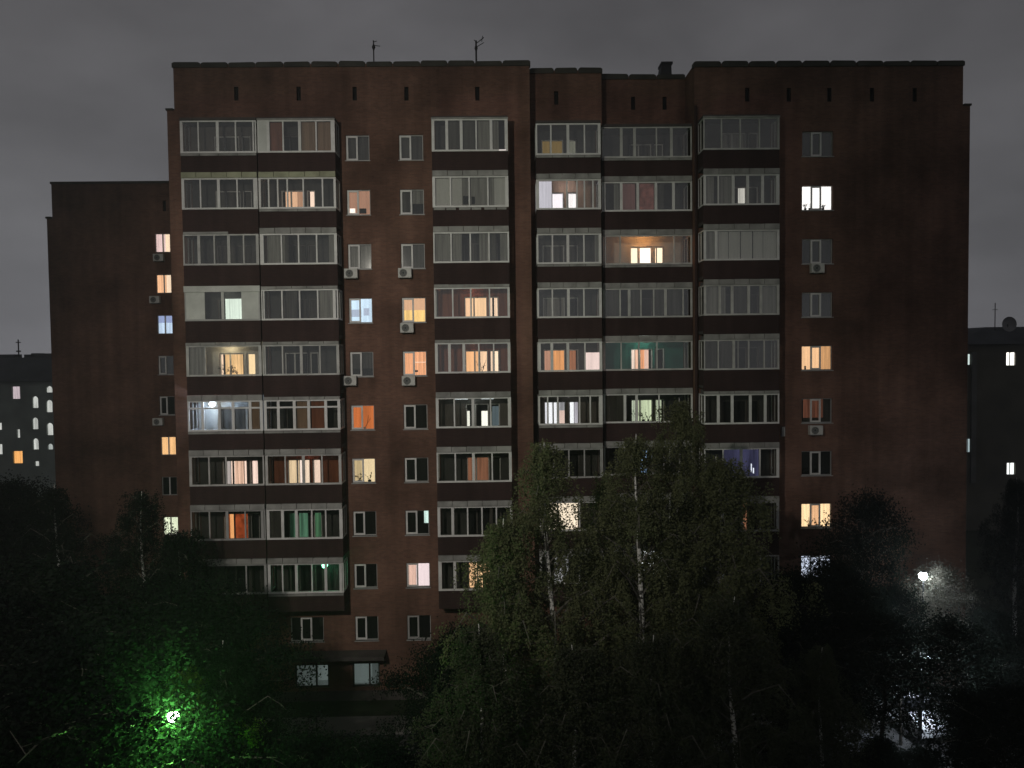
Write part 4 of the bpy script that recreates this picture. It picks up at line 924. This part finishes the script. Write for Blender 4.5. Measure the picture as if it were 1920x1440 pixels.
# ------------------------------------------------------------------ street lamps
def street_lamp(x, y, h, label, col, power, glow, rad=.16, arm=.8, glowcol=None, globe=False):
    t = thing('street_lamp', (x, y, 0), label, 'street lamp', 'street lamps in the yard')
    if globe:
        arm = 0
        m = MB(); m.tube([(0, 0, 0), (0, 0, h*.5), (0, 0, h-rad*.9)], [.07, .05, .04], MET, 8); m.build('pole', t)
        m = MB(); m.smooth = True; m.lathe((0, 0, h), [(rad*math.sin(a)+.001, -rad*math.cos(a)) for a in [math.pi*i/10 for i in range(11)]], emit('lamp_glow_%d' % len(MATS), glowcol or col, glow), 18); m.build('globe', t)
        m = MB(); m.lathe((0, 0, h+rad*.92), [(.001, .05), (rad*.45, .02), (rad*.5, -.03)], MET, 10); m.build('cap', t)
    else:
        m = MB(); m.tube([(0, 0, 0), (0, 0, h*.5), (0, 0, h-.15)], [.09, .07, .05], MET, 8); m.tube([(0, 0, h-.2), (0, -arm*.5, h+.02), (0, -arm, h+.05)], .035, MET, 6); m.build('pole', t)
        m = MB(); m.box(-.16, .16, -arm-.3, -arm+.25, h+.06, h+.16, MET); m.build('lamp_head', t)
        m = MB(); m.lathe((0, -arm, h-.0), [(0, -rad*.9), (rad*.7, -rad*.5), (rad, .02), (rad*.8, .055)], emit('lamp_glow_%d' % len(MATS), glowcol or col, glow), 14); m.build('bulb', t)
    l_ = light('lamp_light', (0, -arm-(rad+.12 if globe else 0), h-(.0 if globe else .35)), power, col, .08, t)
    return t
lx, lz = pt(325, 1343, 21.8)
street_lamp(lx, 21.8, lz, 'glaring white street lamp wrapped in green lit leaves at lower left', (.26, 1.0, .18), 1100, 34, .16, glowcol=(.80, 1, .84), globe=True)
lx, lz = pt(1731, 1080, 36.4)
street_lamp(lx, 36.4, lz, 'bright bluish white street lamp over bushes before the right wall end', (.84, .95, 1.0), 150, 40, .19, globe=True)
lx, lz = pt(1745, 1235, 33.4)
street_lamp(lx, 34.2, lz+.1, 'low street lamp hidden by leaves above the parked white cars', (.80, .88, 1.0), 1100, 4, .14)
# added floodlight, unseen behind and left of the camera, to brighten the block's middle
t = thing('added_flood_mast', (-11.9, -1.5, 0), 'tall steel mast with a floodlight, added outside the view to brighten the brick block', 'floodlight')
m = MB(); m.tube([(0, 0, 0), (0, 0, 14), (0, 0, 27)], [.22, .16, .10], MET, 10); m.build('pole', t)
m = MB(); m.box(-.3, .3, -.12, .12, 27.0, 27.5, MET); m.build('housing', t)
m = MB(); m.box(-.26, .26, .122, .14, 27.04, 27.46, emit('added_flood_glass', (1, .93, .82), 20)); m.build('glass', t)
fd = bpy.data.lights.new('added_flood_beam', 'SPOT'); fd.energy = 22500; fd.color = (1, .93, .84); fd.spot_size = math.radians(68); fd.spot_blend = 1.0; fd.shadow_soft_size = .3
fo = bpy.data.objects.new('added_flood_beam', fd); COL.objects.link(fo); fo.parent = t; fo.location = (0, .5, 27.25)
fo.rotation_euler = (Vector((-4.5, 40, 15.0))-Vector((-11.9, -1, 27.25))).to_track_quat('-Z', 'Y').to_euler()

# lit twiggy bush by the white lamp
# ------------------------------------------------------------------ parked cars
CW = mottled('white_car_paint', (.62, .64, .66), .05, 1.5, .25, .5); CG = mottled('car_glass', (.02, .022, .025), .1, 2, .06, .8); TY = mottled('tyre_rubber', (.02, .02, .02), .2, 5, .8); RM = mottled('rim_metal', (.35, .35, .36), .1, 3, .4, .5, .6); HL = mottled('headlight_lens', (.6, .62, .64), .05, 2, .1, .8); CR = mottled('silver_car_paint', (.30, .32, .34), .05, 1.5, .25, .5)
def car(x, y, rz, label, paint):
    t = thing('parked_car', (x, y, .0), label, 'car', 'cars parked under the lamp', rz)
    prof = [(-2.15, .35), (-2.18, .75), (-2.05, .92), (-1.65, 1.0), (-1.05, 1.42), (.35, 1.46), (1.05, 1.02), (1.85, .86), (2.12, .68), (2.15, .35)]
    m = MB(); k = m.mi(paint); secs = [(-.86, .94), (-.80, 1.0), (.80, 1.0), (.86, .94)]
    n = len(prof)
    for (yy, sc) in secs:
        for (a, b) in prof:
            f = 1 if b < 1.0 else .80
            m.v.append((a*sc, yy*f, .35+(b-.35)*(.97 if sc < 1 else 1)))
    for i in range(3):
        for j in range(n): jj = (j+1) % n; m.f.append((i*n+j, i*n+jj, (i+1)*n+jj, (i+1)*n+j)); m.m.append(k)
    m.f.append(tuple(range(n))); m.m.append(k); m.f.append(tuple(3*n+j for j in reversed(range(n)))); m.m.append(k)
    m.build('body', t)
    for (a, b, s_) in ((1.0, .42, 1), (-1.55, -1.12, -1)):
        m = MB(); z0_, z1_ = 1.06, 1.40
        m.face([(a, -.62, z0_+.01), (a, .62, z0_+.01), (b, .56, z1_+.04), (b, -.56, z1_+.04)] if s_ > 0 else [(a, .62, z0_+.01), (a, -.62, z0_+.01), (b, -.56, z1_+.05), (b, .56, z1_+.05)], CG); m.build('windscreen' if s_ > 0 else 'rear_window', t)
    for sy in (-1, 1):
        m = MB(); m.prism([(-1.35, 1.04), (.75, 1.04), (.30, 1.36), (-.95, 1.34)], sy*.745 if sy > 0 else -.752, sy*.745+.007 if sy > 0 else -.745, CG, 'y'); m.build('side_window', t)
        m = MB(); m.box(2.02, 2.14, sy*.62-.16, sy*.62+.16, .62, .76, HL); m.build('headlight', t)
        for wx_ in (-1.35, 1.35):
            m = MB(); m.prism([(wx_+.31*math.cos(i*math.pi/10), .31+.31*math.sin(i*math.pi/10)) for i in range(20)], sy*.80-.1, sy*.80+.1, TY, 'y'); w_ = m.build('wheel', t)
            m = MB(); m.prism([(wx_+.19*math.cos(i*math.pi/8), .31+.19*math.sin(i*math.pi/8)) for i in range(16)], sy*.905-.006, sy*.905+.006, RM, 'y'); m.build('rim', w_)
cx1 = px(1735, 1335, 36.5)
car(cx1-1.0, 36.6, math.radians(-82), 'white car parked nose forward under the hidden lamp, left of the pair', CW)
car(cx1+1.4, 35.9, math.radians(-97), 'white car parked nose forward beside the other, right of the pair', CW)
car(px(62, 1074, 46), 46, math.radians(8), 'silver car parked far off at the left edge beyond the trees', CR)

# pale canopy roof at the bottom right
ux0, ux1 = px(1430, 1398, 31), px(1650, 1393, 31); uz = pz(1560, 1398, 31)
t = thing('carport', ((ux0+ux1)/2, 31, 0), 'low shed with a flat pale roof edge and thin posts at the bottom right', 'shed')
w2 = (ux1-ux0)/2
m = MB(); m.box(-w2, w2, -.9, .9, uz-.14, uz, mottled('shed_roof_edge', (.16, .165, .18), .35, .9, .8)); m.build('roof', t)
for a in (-w2+.05, -w2*.3, w2*.28, w2*.78):
    for b in (-.85, .82): m = MB(); m.box(a-.03, a+.03, b-.03, b+.03, 0, uz-.143, mottled('shed_post', (.12, .12, .12), .2, 2)); m.build('post', t)
m = MB(); m.box(-w2+.1, w2-.1, .55, .6, 0, uz-.15, SLAB); m.build('back_panel', t)
# entrance canopy lit by the white lamp
ax0, ax1 = px(1786, 1120, 38.6), px(1818, 1120, 38.6); azz = pz(1800, 1117, 38.6)
t = thing('entrance_canopy', ((ax0+ax1)/2, 38.6, 0), 'small pale entrance canopy at the foot of the right wall', 'canopy')
m = MB(); m.box(-(ax1-ax0)/2, (ax1-ax0)/2, -.25, 1.7, azz-.14, azz, CLAD); m.build('roof', t)
for s_ in (-1, 1): m = MB(); m.tube([(s_*.35, -.4, 0), (s_*.35, -.4, azz-.143)], .04, MET, 6); m.build('post', t)

# ------------------------------------------------------------------ thin haze added for lamp halos, standing in for lens bloom
HAZE = 0.0013
m, n, l, o = base_mat('halo_haze'); v = n.new("ShaderNodeVolumePrincipled"); v.inputs['Color'].default_value = (.80, .84, .86, 1); v.inputs['Density'].default_value = HAZE; v.inputs['Anisotropy'].default_value = .3
l.new(v.outputs[0], o.inputs['Volume'])
hz = MB(); hz.box(-75, 75, -12, 125, -1.0, zTop+3.5, m); ho = hz.build('added_haze'); ho['kind'] = 'stuff'
S.cycles.volume_step_rate = 4; S.cycles.volume_bounces = 0
